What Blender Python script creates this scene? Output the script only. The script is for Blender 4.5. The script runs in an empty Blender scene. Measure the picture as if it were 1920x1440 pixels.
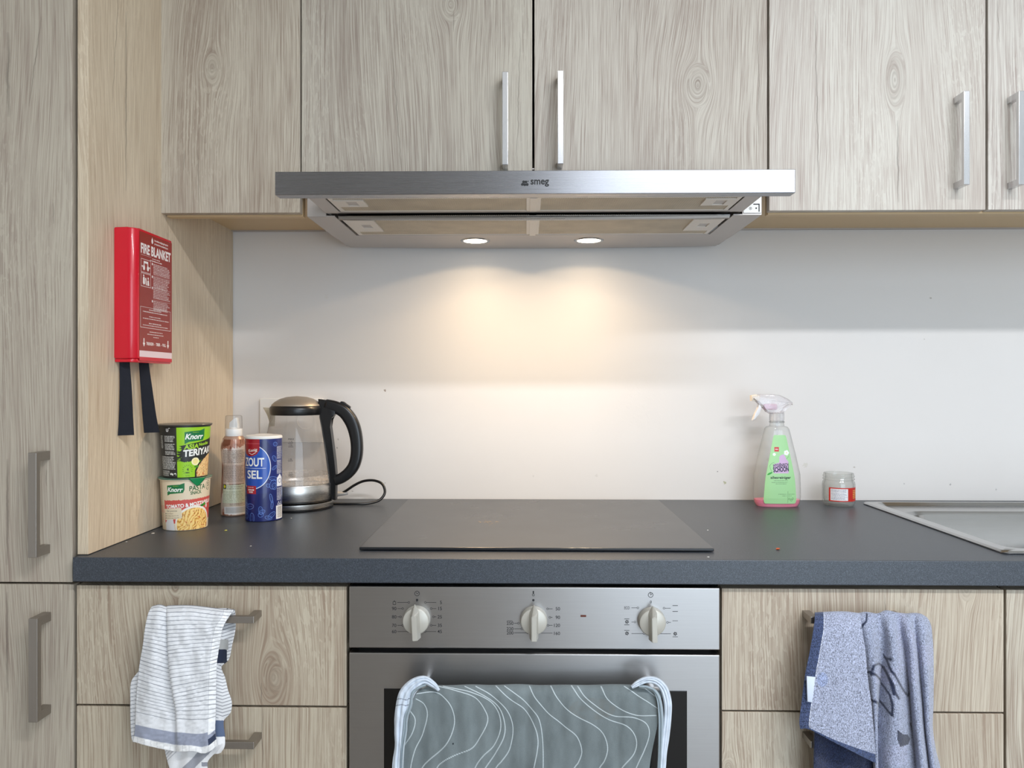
import bpy, bmesh, math, random
import numpy as np
from mathutils import Vector, Matrix

random.seed(7)
SC = bpy.context.scene
COL = SC.collection

# ------------------------------------------------------------------ camera
F = 1440.0                      # focal length in pixels of the 1920 wide frame
CX, CY, CZ = -0.0138, -1.851, 1.1776
YAW = math.radians(1.05)
cam_d = bpy.data.cameras.new('camera')
cam_d.sensor_width = 36.0
cam_d.lens = 36.0 * F / 1920.0
cam_d.clip_start = 0.05
cam = bpy.data.objects.new('camera', cam_d)
cam.location = (CX, CY, CZ)
cam.rotation_euler = (math.radians(90), 0, YAW)
COL.objects.link(cam)
SC.camera = cam

# ------------------------------------------------------------------ exposure
SC.view_settings.view_transform = 'Standard'
SC.view_settings.look = 'None'
SC.view_settings.gamma = 1.0
SC.view_settings.use_curve_mapping = False
SC.view_settings.exposure = 0.15
SC.cycles.use_denoising = True
SC.cycles.max_bounces = 8
SC.cycles.diffuse_bounces = 5
SC.cycles.transparent_max_bounces = 16
SC.cycles.sample_clamp_indirect = 4.0

# ------------------------------------------------------------------ world, large lights
world = bpy.data.worlds.new('world')
world.use_nodes = True
world.node_tree.nodes['Background'].inputs[0].default_value = (0.75, 0.86, 1.0, 1)
world.node_tree.nodes['Background'].inputs[1].default_value = 1.0
SC.world = world

def area(name, loc, rot, sx, sy, power, color):
    l = bpy.data.lights.new(name, 'AREA')
    l.shape = 'RECTANGLE'; l.size = sx; l.size_y = sy
    l.energy = power; l.color = color
    o = bpy.data.objects.new(name, l)
    o.location = loc; o.rotation_euler = rot
    COL.objects.link(o)
    return o
# daylight through the tall window in the wall behind the camera, right hand side
area('window_daylight', (1.35, -3.93, 1.22), (math.radians(90), 0, 0), 2.1, 2.2, 50, (0.74, 0.87, 1.0))
# ceiling tube lamp behind the camera
area('ceiling_tube_light', (0.85, -2.02, 2.435), (0, 0, 0), 1.3, 0.12, 43, (0.96, 0.97, 1.0))
# warm lamps of the range hood
for lx in (-0.129, 0.128):
    for (pw, bl) in ((4.6, 0.10), (12.5, 1.0)):
        s = bpy.data.lights.new('hood_lamp_light', 'SPOT')
        s.energy = pw; s.color = (1.0, 0.72, 0.43); s.spot_size = math.radians(149); s.spot_blend = bl
        s.shadow_soft_size = 0.012
        s.use_nodes = True            # added smooth falloff: dims the beam near the lamp, flattening the wall's hot spot
        lf = s.node_tree.nodes.new('ShaderNodeLightFalloff'); lf.inputs['Strength'].default_value = 1.0; lf.inputs['Smooth'].default_value = 0.2
        s.node_tree.links.new(lf.outputs['Quadratic'], s.node_tree.nodes['Emission'].inputs['Strength'])
        so = bpy.data.objects.new('hood_lamp_light', s)
        so.location = (lx, -0.112, 1.4985)
        COL.objects.link(so)

# ------------------------------------------------------------------ pixel <-> place helpers
_c, _s = math.cos(YAW), math.sin(YAW)
def ray(px, py):
    a = (px - 960.0) / F
    b = -(py - 720.0) / F
    return (a * _c - _s, a * _s + _c, b)
def at(px, py, Y):
    r = ray(px, py); t = (Y - CY) / r[1]
    return Vector((CX + r[0] * t, Y, CZ + r[2] * t))
def atX(px, py, X):
    r = ray(px, py); t = (X - CX) / r[0]
    return Vector((X, CY + r[1] * t, CZ + r[2] * t))
def atZ(px, py, Z):
    r = ray(px, py); t = (Z - CZ) / r[2]
    return Vector((CX + r[0] * t, CY + r[1] * t, Z))

# ------------------------------------------------------------------ object helpers
def thing(name, label, cat, loc=(0, 0, 0), group=None):
    o = bpy.data.objects.new(name, None)
    o.empty_display_size = 0.05
    o.location = loc
    COL.objects.link(o)
    o['label'] = label; o['category'] = cat; o['kind'] = 'thing'
    if group: o['group'] = group
    return o
def tag(o, label, cat, group=None):
    o['label'] = label; o['category'] = cat; o['kind'] = 'thing'
    if group: o['group'] = group
    return o
def link(name, me, mat, parent=None, smooth=False, label=None):
    o = bpy.data.objects.new(name, me)
    COL.objects.link(o)
    if mat is not None:
        me.materials.clear()
        for m in (mat if isinstance(mat, (list, tuple)) else [mat]):
            me.materials.append(m)
    if parent is not None:
        o.parent = parent
        if parent.type == 'EMPTY':
            o.location = -parent.location
    if smooth is True:
        me.polygons.foreach_set('use_smooth', [True] * len(me.polygons))
    elif smooth:
        for p in me.polygons: p.use_smooth = True
        me.set_sharp_from_angle(angle=math.radians(smooth))
    if label: o['label'] = label
    return o
def finish(bm, name):
    me = bpy.data.meshes.new(name)
    bmesh.ops.recalc_face_normals(bm, faces=bm.faces)
    bm.to_mesh(me); bm.free()
    return me
def obj(name, bm, mat, parent=None, smooth=False, label=None):
    return link(name, finish(bm, name), mat, parent, smooth, label)
def B():
    return bmesh.new()
def box(bm, x0, x1, y0, y1, z0, z1, bev=0.0, seg=2, mi=0):
    n0 = set(bm.faces)
    vs = [bm.verts.new(p) for p in ((x0,y0,z0),(x1,y0,z0),(x1,y1,z0),(x0,y1,z0),(x0,y0,z1),(x1,y0,z1),(x1,y1,z1),(x0,y1,z1))]
    fs = [bm.faces.new([vs[i] for i in f]) for f in ((3,2,1,0),(4,5,6,7),(0,1,5,4),(1,2,6,5),(2,3,7,6),(3,0,4,7))]
    if bev > 0:
        es = list({e for f in fs for e in f.edges})
        bmesh.ops.bevel(bm, geom=es, offset=bev, segments=seg, profile=0.5, affect='EDGES')
    for f in bm.faces:
        if f not in n0: f.material_index = mi
    return bm
def prism(bm, pts, fn, d0, d1, bev=0.0, mi=0, seg=2):
    """polygon pts (a,b) extruded between d0 and d1; fn(a,b,d) -> xyz"""
    n0 = set(bm.faces)
    a = [bm.verts.new(fn(p[0], p[1], d0)) for p in pts]
    b = [bm.verts.new(fn(p[0], p[1], d1)) for p in pts]
    n = len(pts)
    fs = [bm.faces.new(a), bm.faces.new(b[::-1])]
    for i in range(n):
        fs.append(bm.faces.new((a[i], b[i], b[(i+1) % n], a[(i+1) % n])))
    if bev > 0:
        es = list(fs[0].edges) + list(fs[1].edges)
        bmesh.ops.bevel(bm, geom=es, offset=bev, segments=seg, profile=0.5, affect='EDGES')
    for f in bm.faces:
        if f not in n0: f.material_index = mi
    return bm
def lathe(bm, prof, cx, cy, seg=64, sx=1.0, sy=1.0):
    rings = []
    for r, z in prof:
        if r < 1e-6:
            rings.append([bm.verts.new((cx, cy, z))])
        else:
            rings.append([bm.verts.new((cx + r*sx*math.cos(2*math.pi*k/seg), cy + r*sy*math.sin(2*math.pi*k/seg), z)) for k in range(seg)])
    for a, b in zip(rings, rings[1:]):
        if len(a) == 1 and len(b) == 1: continue
        for k in range(seg):
            k2 = (k+1) % seg
            if len(a) == 1: bm.faces.new((a[0], b[k2], b[k]))
            elif len(b) == 1: bm.faces.new((a[k], a[k2], b[0]))
            else: bm.faces.new((a[k], a[k2], b[k2], b[k]))
    return bm
def catmull(P, n):
    P = [np.array(p, float) for p in P]
    if len(P) == 2:
        return [P[0] + (P[1]-P[0]) * i/(n-1) for i in range(n)]
    Q = [2*P[0]-P[1]] + P + [2*P[-1]-P[-2]]
    out = []
    m = len(P) - 1
    for i in range(n):
        t = i/(n-1)*m
        k = min(int(t), m-1); u = t-k
        a, b, c, d = Q[k], Q[k+1], Q[k+2], Q[k+3]
        out.append(0.5*((2*b) + (-a+c)*u + (2*a-5*b+4*c-d)*u*u + (-a+3*b-3*c+d)*u**3))
    return out
def tube(bm, pts, r, seg=12, n=None, caps=True):
    P = [Vector(p) for p in (catmull(pts, n) if n else pts)]
    prev = None; rings = []
    for i, p in enumerate(P):
        d = (P[min(i+1, len(P)-1)] - P[max(i-1, 0)]).normalized()
        if prev is None:
            u = d.orthogonal().normalized()
        else:
            u = (prev - d*prev.dot(d)).normalized()
        prev = u; v = d.cross(u)
        rr = r[i] if isinstance(r, (list, tuple)) else r
        rings.append([bm.verts.new(p + (u*math.cos(2*math.pi*k/seg) + v*math.sin(2*math.pi*k/seg))*rr) for k in range(seg)])
    for a, b in zip(rings, rings[1:]):
        for k in range(seg):
            bm.faces.new((a[k], a[(k+1) % seg], b[(k+1) % seg], b[k]))
    if caps:
        bm.faces.new(rings[0][::-1]); bm.faces.new(rings[-1])
    return bm
def disc(bm, fn, cx, cy, r, seg=24, r0=0.0):
    if r0 <= 0:
        bm.faces.new([bm.verts.new(fn(cx + r*math.cos(2*math.pi*k/seg), cy + r*math.sin(2*math.pi*k/seg))) for k in range(seg)])
    else:
        a = [bm.verts.new(fn(cx + r*math.cos(2*math.pi*k/seg), cy + r*math.sin(2*math.pi*k/seg))) for k in range(seg)]
        b = [bm.verts.new(fn(cx + r0*math.cos(2*math.pi*k/seg), cy + r0*math.sin(2*math.pi*k/seg))) for k in range(seg)]
        for k in range(seg): bm.faces.new((a[k], a[(k+1) % seg], b[(k+1) % seg], b[k]))
_tc = {}
def text_tris(s, bold=0.0, spacing=1.0):
    """triangles of a text in font units, baseline at 0, and its extent"""
    key = (s, bold, spacing)
    if key in _tc: return _tc[key]
    cu = bpy.data.curves.new('t', 'FONT'); cu.body = s; cu.size = 1.0; cu.offset = bold; cu.space_character = spacing
    cu.resolution_u = 4
    o = bpy.data.objects.new('t', cu); COL.objects.link(o)
    bpy.context.view_layer.update()
    dg = bpy.context.evaluated_depsgraph_get()
    me = o.evaluated_get(dg).to_mesh()
    me.calc_loop_triangles()
    V = np.array([v.co[:2] for v in me.vertices]) if len(me.vertices) else np.zeros((0, 2))
    T = np.array([t.vertices[:] for t in me.loop_triangles], int)
    tr = V[T] if len(T) else np.zeros((0, 3, 2))
    o.evaluated_get(dg).to_mesh_clear()
    bpy.data.objects.remove(o); bpy.data.curves.remove(cu)
    if len(tr):
        mn = tr.reshape(-1, 2).min(0); mx = tr.reshape(-1, 2).max(0)
    else:
        mn = np.zeros(2); mx = np.ones(2)
    _tc[key] = (tr, mn, mx)
    return _tc[key]
def text_mesh(bm, s, fn, x, y, h, w=None, anchor='c', bold=0.0):
    """flat text: (x,y) the middle (or left/right) of the text, h its height, w its width; fn(x,y)->xyz"""
    tr, mn, mx = text_tris(s, bold)
    sy = h/(mx[1]-mn[1]); sx = w/(mx[0]-mn[0]) if w else sy
    ox = {'c': (mn[0]+mx[0])/2, 'l': mn[0], 'r': mx[0]}[anchor]; oy = (mn[1]+mx[1])/2
    for t in tr:
        try: bm.faces.new([bm.verts.new(fn(x+(p[0]-ox)*sx, y+(p[1]-oy)*sy)) for p in t])
        except ValueError: pass

def lin(c):
    return tuple((v/12.92 if v <= 0.04045 else ((v+0.055)/1.055)**2.4) for v in (np.array(c[:3], float)/255.0))
def srgb(r, g, b):
    return lin((r, g, b)) + (1.0,)

# ------------------------------------------------------------------ print canvas: colours worked out in numpy, carried by mesh vertices
class Canvas:
    def __init__(s, w, h, step, bg, x0=0.0):
        s.w, s.h, s.step, s.x0 = w, h, step, x0       # millimetres; y grows downwards from the top
        s.nx = int(round(w/step))+1; s.ny = int(round(h/step))+1
        s.SS = 2
        s.X, s.Y = np.meshgrid(x0 + (np.arange(s.nx*2)+0.5)/(s.nx*2)*w, (np.arange(s.ny*2)+0.5)/(s.ny*2)*h)
        s.A = np.zeros((s.ny*2, s.nx*2, 3)); s.A[:] = lin(bg)
    def put(s, m, c, a=1.0):
        c = np.array(lin(c)); s.A[m] = s.A[m]*(1-a) + c*a
    def rect(s, x0, y0, x1, y1, c, a=1.0): s.put((s.X >= x0) & (s.X <= x1) & (s.Y >= y0) & (s.Y <= y1), c, a)
    def ell(s, x, y, rx, ry, c, a=1.0, ring=None):
        d = ((s.X-x)/rx)**2 + ((s.Y-y)/ry)**2
        m = d <= 1
        if ring: m &= ((s.X-x)/(rx-ring))**2 + ((s.Y-y)/(ry-ring))**2 >= 1
        s.put(m, c, a)
    def poly(s, P, c, a=1.0):
        s.put(s.inside(P), c, a)
    def inside(s, P):
        m = np.zeros(s.X.shape, bool)
        n = len(P)
        for i in range(n):
            (xa, ya), (xb, yb) = P[i], P[(i+1) % n]
            if ya == yb: continue
            cnd = ((ya > s.Y) != (yb > s.Y)) & (s.X < (xb-xa)*(s.Y-ya)/(yb-ya)+xa)
            m ^= cnd
        return m
    def line(s, P, wd, c, a=1.0):
        for (xa, ya), (xb, yb) in zip(P, P[1:]):
            dx, dy = xb-xa, yb-ya; L = dx*dx+dy*dy+1e-9
            t = np.clip(((s.X-xa)*dx+(s.Y-ya)*dy)/L, 0, 1)
            s.put((s.X-xa-t*dx)**2+(s.Y-ya-t*dy)**2 <= (wd/2)**2, c, a)
    def text(s, txt, x, y, h, c, w=None, anchor='c', bold=0.03, rot=0.0, shear=0.0):
        tr, mn, mx = text_tris(txt, bold)
        sy = h/(mx[1]-mn[1]); sx = w/(mx[0]-mn[0]) if w else sy
        ox = {'c': (mn[0]+mx[0])/2, 'l': mn[0], 'r': mx[0]}[anchor]; oy = (mn[1]+mx[1])/2
        P = (tr - np.array([ox, oy]))*np.array([sx, sy])
        P[..., 0] += P[..., 1]*shear
        ca, sa = math.cos(rot), math.sin(rot)
        Q = np.stack([x + P[..., 0]*ca - P[..., 1]*sa, y - (P[..., 0]*sa + P[..., 1]*ca)], -1)
        M = np.zeros(s.X.shape, bool)
        hx = s.w/(s.nx*2); hy = s.h/(s.ny*2)
        for t in Q:
            i0 = max(int((t[:, 0].min()-s.x0)/hx)-1, 0); i1 = min(int((t[:, 0].max()-s.x0)/hx)+2, s.nx*2)
            j0 = max(int(t[:, 1].min()/hy)-1, 0); j1 = min(int(t[:, 1].max()/hy)+2, s.ny*2)
            if i0 >= i1 or j0 >= j1: continue
            X = s.X[j0:j1, i0:i1]; Y = s.Y[j0:j1, i0:i1]
            def e(a, b): return (b[0]-a[0])*(Y-a[1])-(b[1]-a[1])*(X-a[0])
            e0, e1, e2 = e(t[0], t[1]), e(t[1], t[2]), e(t[2], t[0])
            M[j0:j1, i0:i1] |= ((e0 >= 0) & (e1 >= 0) & (e2 >= 0)) | ((e0 <= 0) & (e1 <= 0) & (e2 <= 0))
        s.put(M, c)
    def smalltext(s, x0, y0, x1, y1, pitch, c, seed=1, a=0.85, slope=0.0):
        """rows of print too small to read"""
        rng = random.Random(seed); y = y0
        while y + pitch*0.5 <= y1:
            x = x0; end = x1 - rng.random()*(x1-x0)*0.18
            while x < end:
                wd = pitch*(0.6+rng.random()*2.2)
                xe = min(x+wd, end)
                yy = y + slope*(x-x0)
                s.rect(x, yy, xe, yy+pitch*0.5, c, a*(0.7+0.3*rng.random()))
                x = xe + pitch*0.35
            y += pitch
    def grid(s):
        A = s.A.reshape(s.ny, 2, s.nx, 2, 3).mean((1, 3))
        return A
def vnoise(X, Y, seed=0):
    """smooth value noise in numpy"""
    xi = np.floor(X).astype(int); yi = np.floor(Y).astype(int)
    xf = X-xi; yf = Y-yi
    u = xf*xf*(3-2*xf); v = yf*yf*(3-2*yf)
    def h(a, b):
        n = (a*374761393 + b*668265263 + seed*974634777) & 0xffffffff
        n = ((n ^ (n >> 13))*1274126177) & 0xffffffff
        return ((n ^ (n >> 16)) & 0xffff)/65535.0
    return (h(xi, yi)*(1-u)+h(xi+1, yi)*u)*(1-v)+(h(xi, yi+1)*(1-u)+h(xi+1, yi+1)*u)*v
def grid_mesh(name, P, A=None):
    """P: (ny,nx,3) points, A: (ny,nx,3) linear colours"""
    ny, nx = P.shape[:2]
    me = bpy.data.meshes.new(name)
    idx = np.arange(ny*nx).reshape(ny, nx)
    q = np.stack([idx[:-1, :-1], idx[:-1, 1:], idx[1:, 1:], idx[1:, :-1]], -1).reshape(-1, 4)
    me.vertices.add(ny*nx); me.vertices.foreach_set('co', P.reshape(-1).astype(np.float32))
    me.loops.add(q.size); me.loops.foreach_set('vertex_index', q.reshape(-1).astype(np.int32))
    me.polygons.add(len(q)); me.polygons.foreach_set('loop_start', (np.arange(len(q))*4).astype(np.int32))
    me.polygons.foreach_set('loop_total', np.full(len(q), 4, np.int32))
    me.update(calc_edges=True)
    if A is not None:
        at_ = me.color_attributes.new('print', 'FLOAT_COLOR', 'POINT')
        C = np.ones((ny*nx, 4), np.float32); C[:, :3] = A.reshape(-1, 3)
        at_.data.foreach_set('color', C.reshape(-1))
    me.polygons.foreach_set('use_smooth', [True]*len(me.polygons))
    me.validate()
    return me

# ------------------------------------------------------------------ materials
def mat_new(name):
    m = bpy.data.materials.new(name); m.use_nodes = True
    nt = m.node_tree
    return m, nt, nt.nodes['Principled BSDF']
class N:
    """tiny node-tree writer"""
    def __init__(s, nt): s.nt = nt
    def math(s, op, a, b=None, c=None, clamp=False):
        n = s.nt.nodes.new('ShaderNodeMath'); n.operation = op; n.use_clamp = clamp
        for i, v in enumerate((a, b, c)):
            if v is None: continue
            if isinstance(v, (int, float)): n.inputs[i].default_value = v
            else: s.nt.links.new(v, n.inputs[i])
        return n.outputs[0]
    def coord(s, kind='Object'):
        n = s.nt.nodes.new('ShaderNodeTexCoord'); return n.outputs[kind]
    def sep(s, v):
        n = s.nt.nodes.new('ShaderNodeSeparateXYZ'); s.nt.links.new(v, n.inputs[0]); return n.outputs
    def comb(s, x, y, z=0.0):
        n = s.nt.nodes.new('ShaderNodeCombineXYZ')
        for i, v in enumerate((x, y, z)):
            if isinstance(v, (int, float)): n.inputs[i].default_value = v
            else: s.nt.links.new(v, n.inputs[i])
        return n.outputs[0]
    def scale(s, v, sc):
        n = s.nt.nodes.new('ShaderNodeVectorMath'); n.operation = 'MULTIPLY'
        s.nt.links.new(v, n.inputs[0]); n.inputs[1].default_value = sc; return n.outputs[0]
    def noise(s, v, scale=1.0, detail=2.0, rough=0.5, dist=0.0):
        n = s.nt.nodes.new('ShaderNodeTexNoise'); s.nt.links.new(v, n.inputs['Vector'])
        n.inputs['Scale'].default_value = scale; n.inputs['Detail'].default_value = detail
        n.inputs['Roughness'].default_value = rough; n.inputs['Distortion'].default_value = dist
        return n.outputs[0]
    def voronoi(s, v, scale=1.0, feature='F1'):
        n = s.nt.nodes.new('ShaderNodeTexVoronoi'); n.feature = feature
        s.nt.links.new(v, n.inputs['Vector']); n.inputs['Scale'].default_value = scale
        return n.outputs['Distance']
    def ramp(s, v, stops, interp='LINEAR'):
        n = s.nt.nodes.new('ShaderNodeValToRGB'); s.nt.links.new(v, n.inputs[0])
        cr = n.color_ramp; cr.interpolation = interp
        while len(cr.elements) > 1: cr.elements.remove(cr.elements[-1])
        cr.elements[0].position = stops[0][0]; cr.elements[0].color = stops[0][1]
        for p, c in stops[1:]:
            e = cr.elements.new(p); e.color = c
        return n.outputs[0]
    def mix(s, f, a, b, mode='MIX'):
        n = s.nt.nodes.new('ShaderNodeMix'); n.data_type = 'RGBA'; n.blend_type = mode
        for i, v in ((0, f), (6, a), (7, b)):
            if isinstance(v, (int, float)): n.inputs[i].default_value = v
            elif isinstance(v, tuple): n.inputs[i].default_value = v
            else: s.nt.links.new(v, n.inputs[i])
        return n.outputs[2]
    def bump(s, h, strength, dist, bsdf):
        n = s.nt.nodes.new('ShaderNodeBump'); n.inputs['Strength'].default_value = strength; n.inputs['Distance'].default_value = dist
        s.nt.links.new(h, n.inputs['Height']); s.nt.links.new(n.outputs[0], bsdf.inputs['Normal'])
def plain(name, col, rough=0.5, metal=0.0, coat=0.0, spec=0.5, bump=None):
    m, nt, b = mat_new(name)
    b.inputs['Base Color'].default_value = srgb(*col)
    b.inputs['Roughness'].default_value = rough; b.inputs['Metallic'].default_value = metal
    b.inputs['Coat Weight'].default_value = coat; b.inputs['Specular IOR Level'].default_value = spec
    k = N(nt)
    c = k.coord()
    v = k.noise(c, 9.0, 2.0)
    r = k.math('MULTIPLY_ADD', v, 0.05, rough-0.025, clamp=True)
    nt.links.new(r, b.inputs['Roughness'])
    if bump: k.bump(k.noise(c, bump[0], 2.0), bump[1], bump[2], b)
    return m
def printed(name, rough=0.45, coat=0.0, bump=None, sheen=0.0):
    m, nt, b = mat_new(name)
    a = nt.nodes.new('ShaderNodeAttribute'); a.attribute_name = 'print'
    nt.links.new(a.outputs['Color'], b.inputs['Base Color'])
    b.inputs['Roughness'].default_value = rough; b.inputs['Coat Weight'].default_value = coat
    b.inputs['Sheen Weight'].default_value = sheen
    if bump:
        k = N(nt); k.bump(k.noise(k.coord(), bump[0], 3.0), bump[1], bump[2], b)
    return m
def clear(name, tint=(1, 1, 1), refl=0.06, cloud=0.0, cloud_col=(0.9, 0.9, 0.9, 1), ior=1.45, rough=0.03):
    """thin transparent wall: tinted see-through with a Fresnel sheen"""
    m, nt, b = mat_new(name)
    nt.nodes.remove(b)
    out = nt.nodes['Material Output']
    tr = nt.nodes.new('ShaderNodeBsdfTransparent'); tr.inputs[0].default_value = (*tint, 1)
    gl = nt.nodes.new('ShaderNodeBsdfGlossy'); gl.inputs['Roughness'].default_value = rough
    fr = nt.nodes.new('ShaderNodeLayerWeight'); fr.inputs[0].default_value = 0.5
    mx = nt.nodes.new('ShaderNodeMixShader')
    k = N(nt)
    nt.links.new(k.math('MULTIPLY_ADD', k.math('POWER', fr.outputs['Facing'], 5.0), 0.45, refl*0.6, clamp=True), mx.inputs[0])
    tc = k.mix(k.math('POWER', fr.outputs['Facing'], 3.0), (*tint, 1), (tint[0]*.62, tint[1]*.62, tint[2]*.62, 1))
    nt.links.new(tc, tr.inputs[0])
    nt.links.new(tr.outputs[0], mx.inputs[1]); nt.links.new(gl.outputs[0], mx.inputs[2])
    last = mx.outputs[0]
    if cloud > 0:
        df = nt.nodes.new('ShaderNodeBsdfDiffuse'); df.inputs[0].default_value = cloud_col
        m2 = nt.nodes.new('ShaderNodeMixShader')
        nt.links.new(k.math('MULTIPLY', k.noise(k.coord(), 30.0, 4.0), cloud*2, clamp=True), m2.inputs[0])
        nt.links.new(last, m2.inputs[1]); nt.links.new(df.outputs[0], m2.inputs[2]); last = m2.outputs[0]
    nt.links.new(last, out.inputs[0])
    return m

def wood(name, knots=(), cracks=(), off=0.0, light=(196, 188, 174), dark=(142, 131, 117), contrast=1.0):
    m, nt, b = mat_new(name)
    k = N(nt)
    x, y, z = k.sep(k.coord())
    L = k.math('ADD', x, y)
    V = z
    psi = L
    for (kx, kz, r, el) in knots:
        dx = k.math('SUBTRACT', L, kx); dz = k.math('DIVIDE', k.math('SUBTRACT', V, kz), el)
        rho = k.math('ADD', k.math('ADD', k.math('MULTIPLY', dx, dx), k.math('MULTIPLY', dz, dz)), (r*0.45)**2)
        flow = k.math('SUBTRACT', psi, k.math('MULTIPLY', dx, k.math('DIVIDE', r*r, rho)))
        rq = k.math('SQRT', k.math('SUBTRACT', rho, (r*0.45)**2-1e-7))
        msk = k.math('DIVIDE', k.math('SUBTRACT', r*1.0, rq), r*0.35, clamp=True)
        inner = k.math('MULTIPLY_ADD', rq, 0.55, kx)
        psi = k.math('ADD', k.math('MULTIPLY', flow, k.math('SUBTRACT', 1.0, msk)), k.math('MULTIPLY', inner, msk))
    # slow wander of the grain and long cathedral arches
    w1 = k.noise(k.comb(k.math('MULTIPLY', L, 4.5), k.math('MULTIPLY', V, 1.1), off), 1.0, 1.0)
    w2 = k.noise(k.comb(k.math('MULTIPLY', L, 26.0), k.math('MULTIPLY', V, 7.0), off+3), 1.0, 2.0)
    f = k.math('ADD', psi, k.math('ADD', k.math('MULTIPLY', w1, 0.10), k.math('MULTIPLY', w2, 0.0045)))
    rings = k.noise(k.comb(k.math('MULTIPLY', f, 150.0), k.math('MULTIPLY', V, 1.3), off+7), 1.0, 3.0, 0.6)
    ln = k.noise(k.comb(k.math('MULTIPLY', f, 270.0), k.math('MULTIPLY', V, 2.6), off+9), 1.0, 2.0)
    ln = k.math('SUBTRACT', 1.0, k.math('MULTIPLY', k.math('ABSOLUTE', k.math('SUBTRACT', ln, 0.5)), 9.0), clamp=True)
    fib = k.noise(k.comb(k.math('MULTIPLY', f, 720.0), k.math('MULTIPLY', V, 10.0), off+11), 1.0, 3.0, 0.65)
    band = k.noise(k.comb(k.math('MULTIPLY', f, 11.0), k.math('MULTIPLY', V, 0.4), off+17), 1.0, 3.0)
    fleck = k.noise(k.comb(k.math('MULTIPLY', f, 230.0), k.math('MULTIPLY', V, 42.0), off+23), 1.0, 1.0, 0.5, 0.9)
    patch = k.noise(k.comb(k.math('MULTIPLY', L, 9.0), k.math('MULTIPLY', V, 2.0), off+31), 1.0, 1.0)
    lp = k.noise(k.comb(k.math('MULTIPLY', L, 14.0), k.math('MULTIPLY', V, 3.0), off+41), 1.0, 1.0)
    fl = k.math('MULTIPLY', k.math('GREATER_THAN', fleck, 0.57), k.math('MULTIPLY_ADD', patch, 5.0, -2.3, clamp=True))
    t = k.math('MULTIPLY_ADD', rings, 0.42*contrast, 0.62-0.21*contrast)
    t = k.math('SUBTRACT', t, k.math('MULTIPLY', k.math('MULTIPLY', ln, lp), 0.78*contrast))
    t = k.math('ADD', t, k.math('MULTIPLY', k.math('SUBTRACT', fib, 0.5), k.math('MULTIPLY_ADD', band, 3.4, 0.5)))
    t = k.math('ADD', t, k.math('MULTIPLY_ADD', band, 1.1*contrast, -0.52*contrast))
    t = k.math('ADD', t, k.math('MULTIPLY', fl, 0.24))
    light = (light[0]+2, light[1]+1, light[2]+1); dark = (dark[0]+3, dark[1]-2, dark[2]+0)
    l = srgb(*light); d = srgb(*dark)
    mid = tuple((l[i]*0.55+d[i]*0.45) for i in range(3)) + (1,)
    col = k.ramp(t, [(0.05, d), (0.45, mid), (0.85, l)])
    for (kx, kz, r, el) in knots:
        dx = k.math('SUBTRACT', L, kx); dz = k.math('DIVIDE', k.math('SUBTRACT', V, kz), el)
        rho = k.math('SQRT', k.math('ADD', k.math('MULTIPLY', dx, dx), k.math('MULTIPLY', dz, dz)))
        rr = k.math('ADD', rho, k.math('MULTIPLY', w2, 0.012))
        ring = k.math('SINE', k.math('MULTIPLY', rr, 1500.0))
        inside = k.math('SUBTRACT', 1.0, k.math('DIVIDE', rho, r*1.3), clamp=True)
        amt = k.math('MULTIPLY', k.math('MULTIPLY_ADD', ring, 0.15, 0.25), inside, clamp=True)
        col = k.mix(amt, col, srgb(112, 100, 88))
    for (cx, z0, z1, wd, slope) in cracks:
        wob = k.noise(k.comb(0.0, k.math('MULTIPLY', V, 30.0), off+cx*50), 1.0, 3.0)
        zc = (z0+z1)/2
        cc = k.math('SUBTRACT', k.math('SUBTRACT', L, cx), k.math('ADD', k.math('MULTIPLY_ADD', wob, 0.007, -0.0035), k.math('MULTIPLY_ADD', V, slope, -slope*zc)))
        e = k.math('SUBTRACT', 1.0, k.math('ABSOLUTE', k.math('DIVIDE', k.math('SUBTRACT', V, zc), (z1-z0)/2)), clamp=True)
        e = k.math('POWER', e, 0.35)
        lnm = k.math('SUBTRACT', 1.0, k.math('DIVIDE', k.math('ABSOLUTE', cc), wd), clamp=True)
        amt = k.math('MULTIPLY', k.math('MULTIPLY', lnm, e), 0.62, clamp=True)
        col = k.mix(amt, col, srgb(92, 82, 74))
    nt.links.new(col, b.inputs['Base Color'])
    b.inputs['Roughness'].default_value = 0.52
    b.inputs['Specular IOR Level'].default_value = 0.35
    k.bump(k.math('ADD', fib, rings), 0.12, 0.0006, b)
    return m

def steel(name, col=(150, 150, 152), rough=0.3, horiz=True, aniso=0.6, streak=1.0):
    m, nt, b = mat_new(name)
    k = N(nt)
    x, y, z = k.sep(k.coord())
    L = k.math('ADD', x, y)
    if horiz: v = k.comb(k.math('MULTIPLY', L, 12.0), k.math('MULTIPLY', z, 2600.0), k.math('MULTIPLY', y, 50.0))
    else: v = k.comb(k.math('MULTIPLY', L, 2600.0), k.math('MULTIPLY', z, 12.0), k.math('MULTIPLY', y, 50.0))
    n1 = k.noise(v, 1.0, 2.0)
    sm = k.noise(k.coord(), 14.0, 4.0, 0.6)
    c1 = srgb(*col); c0 = tuple(c*0.86 for c in c1[:3])+(1,)
    nt.links.new(k.mix(n1, c0, c1), b.inputs['Base Color'])
    b.inputs['Metallic'].default_value = 1.0
    r = k.math('ADD', k.math('MULTIPLY_ADD', n1, 0.08*streak, rough-0.06), k.math('MULTIPLY', sm, 0.03))
    nt.links.new(r, b.inputs['Roughness'])
    if aniso:
        b.inputs['Anisotropic'].default_value = aniso
        tg = nt.nodes.new('ShaderNodeTangent'); tg.direction_type = 'RADIAL'; tg.axis = 'Z'
        nt.links.new(tg.outputs[0], b.inputs['Tangent'])
    return m
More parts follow.
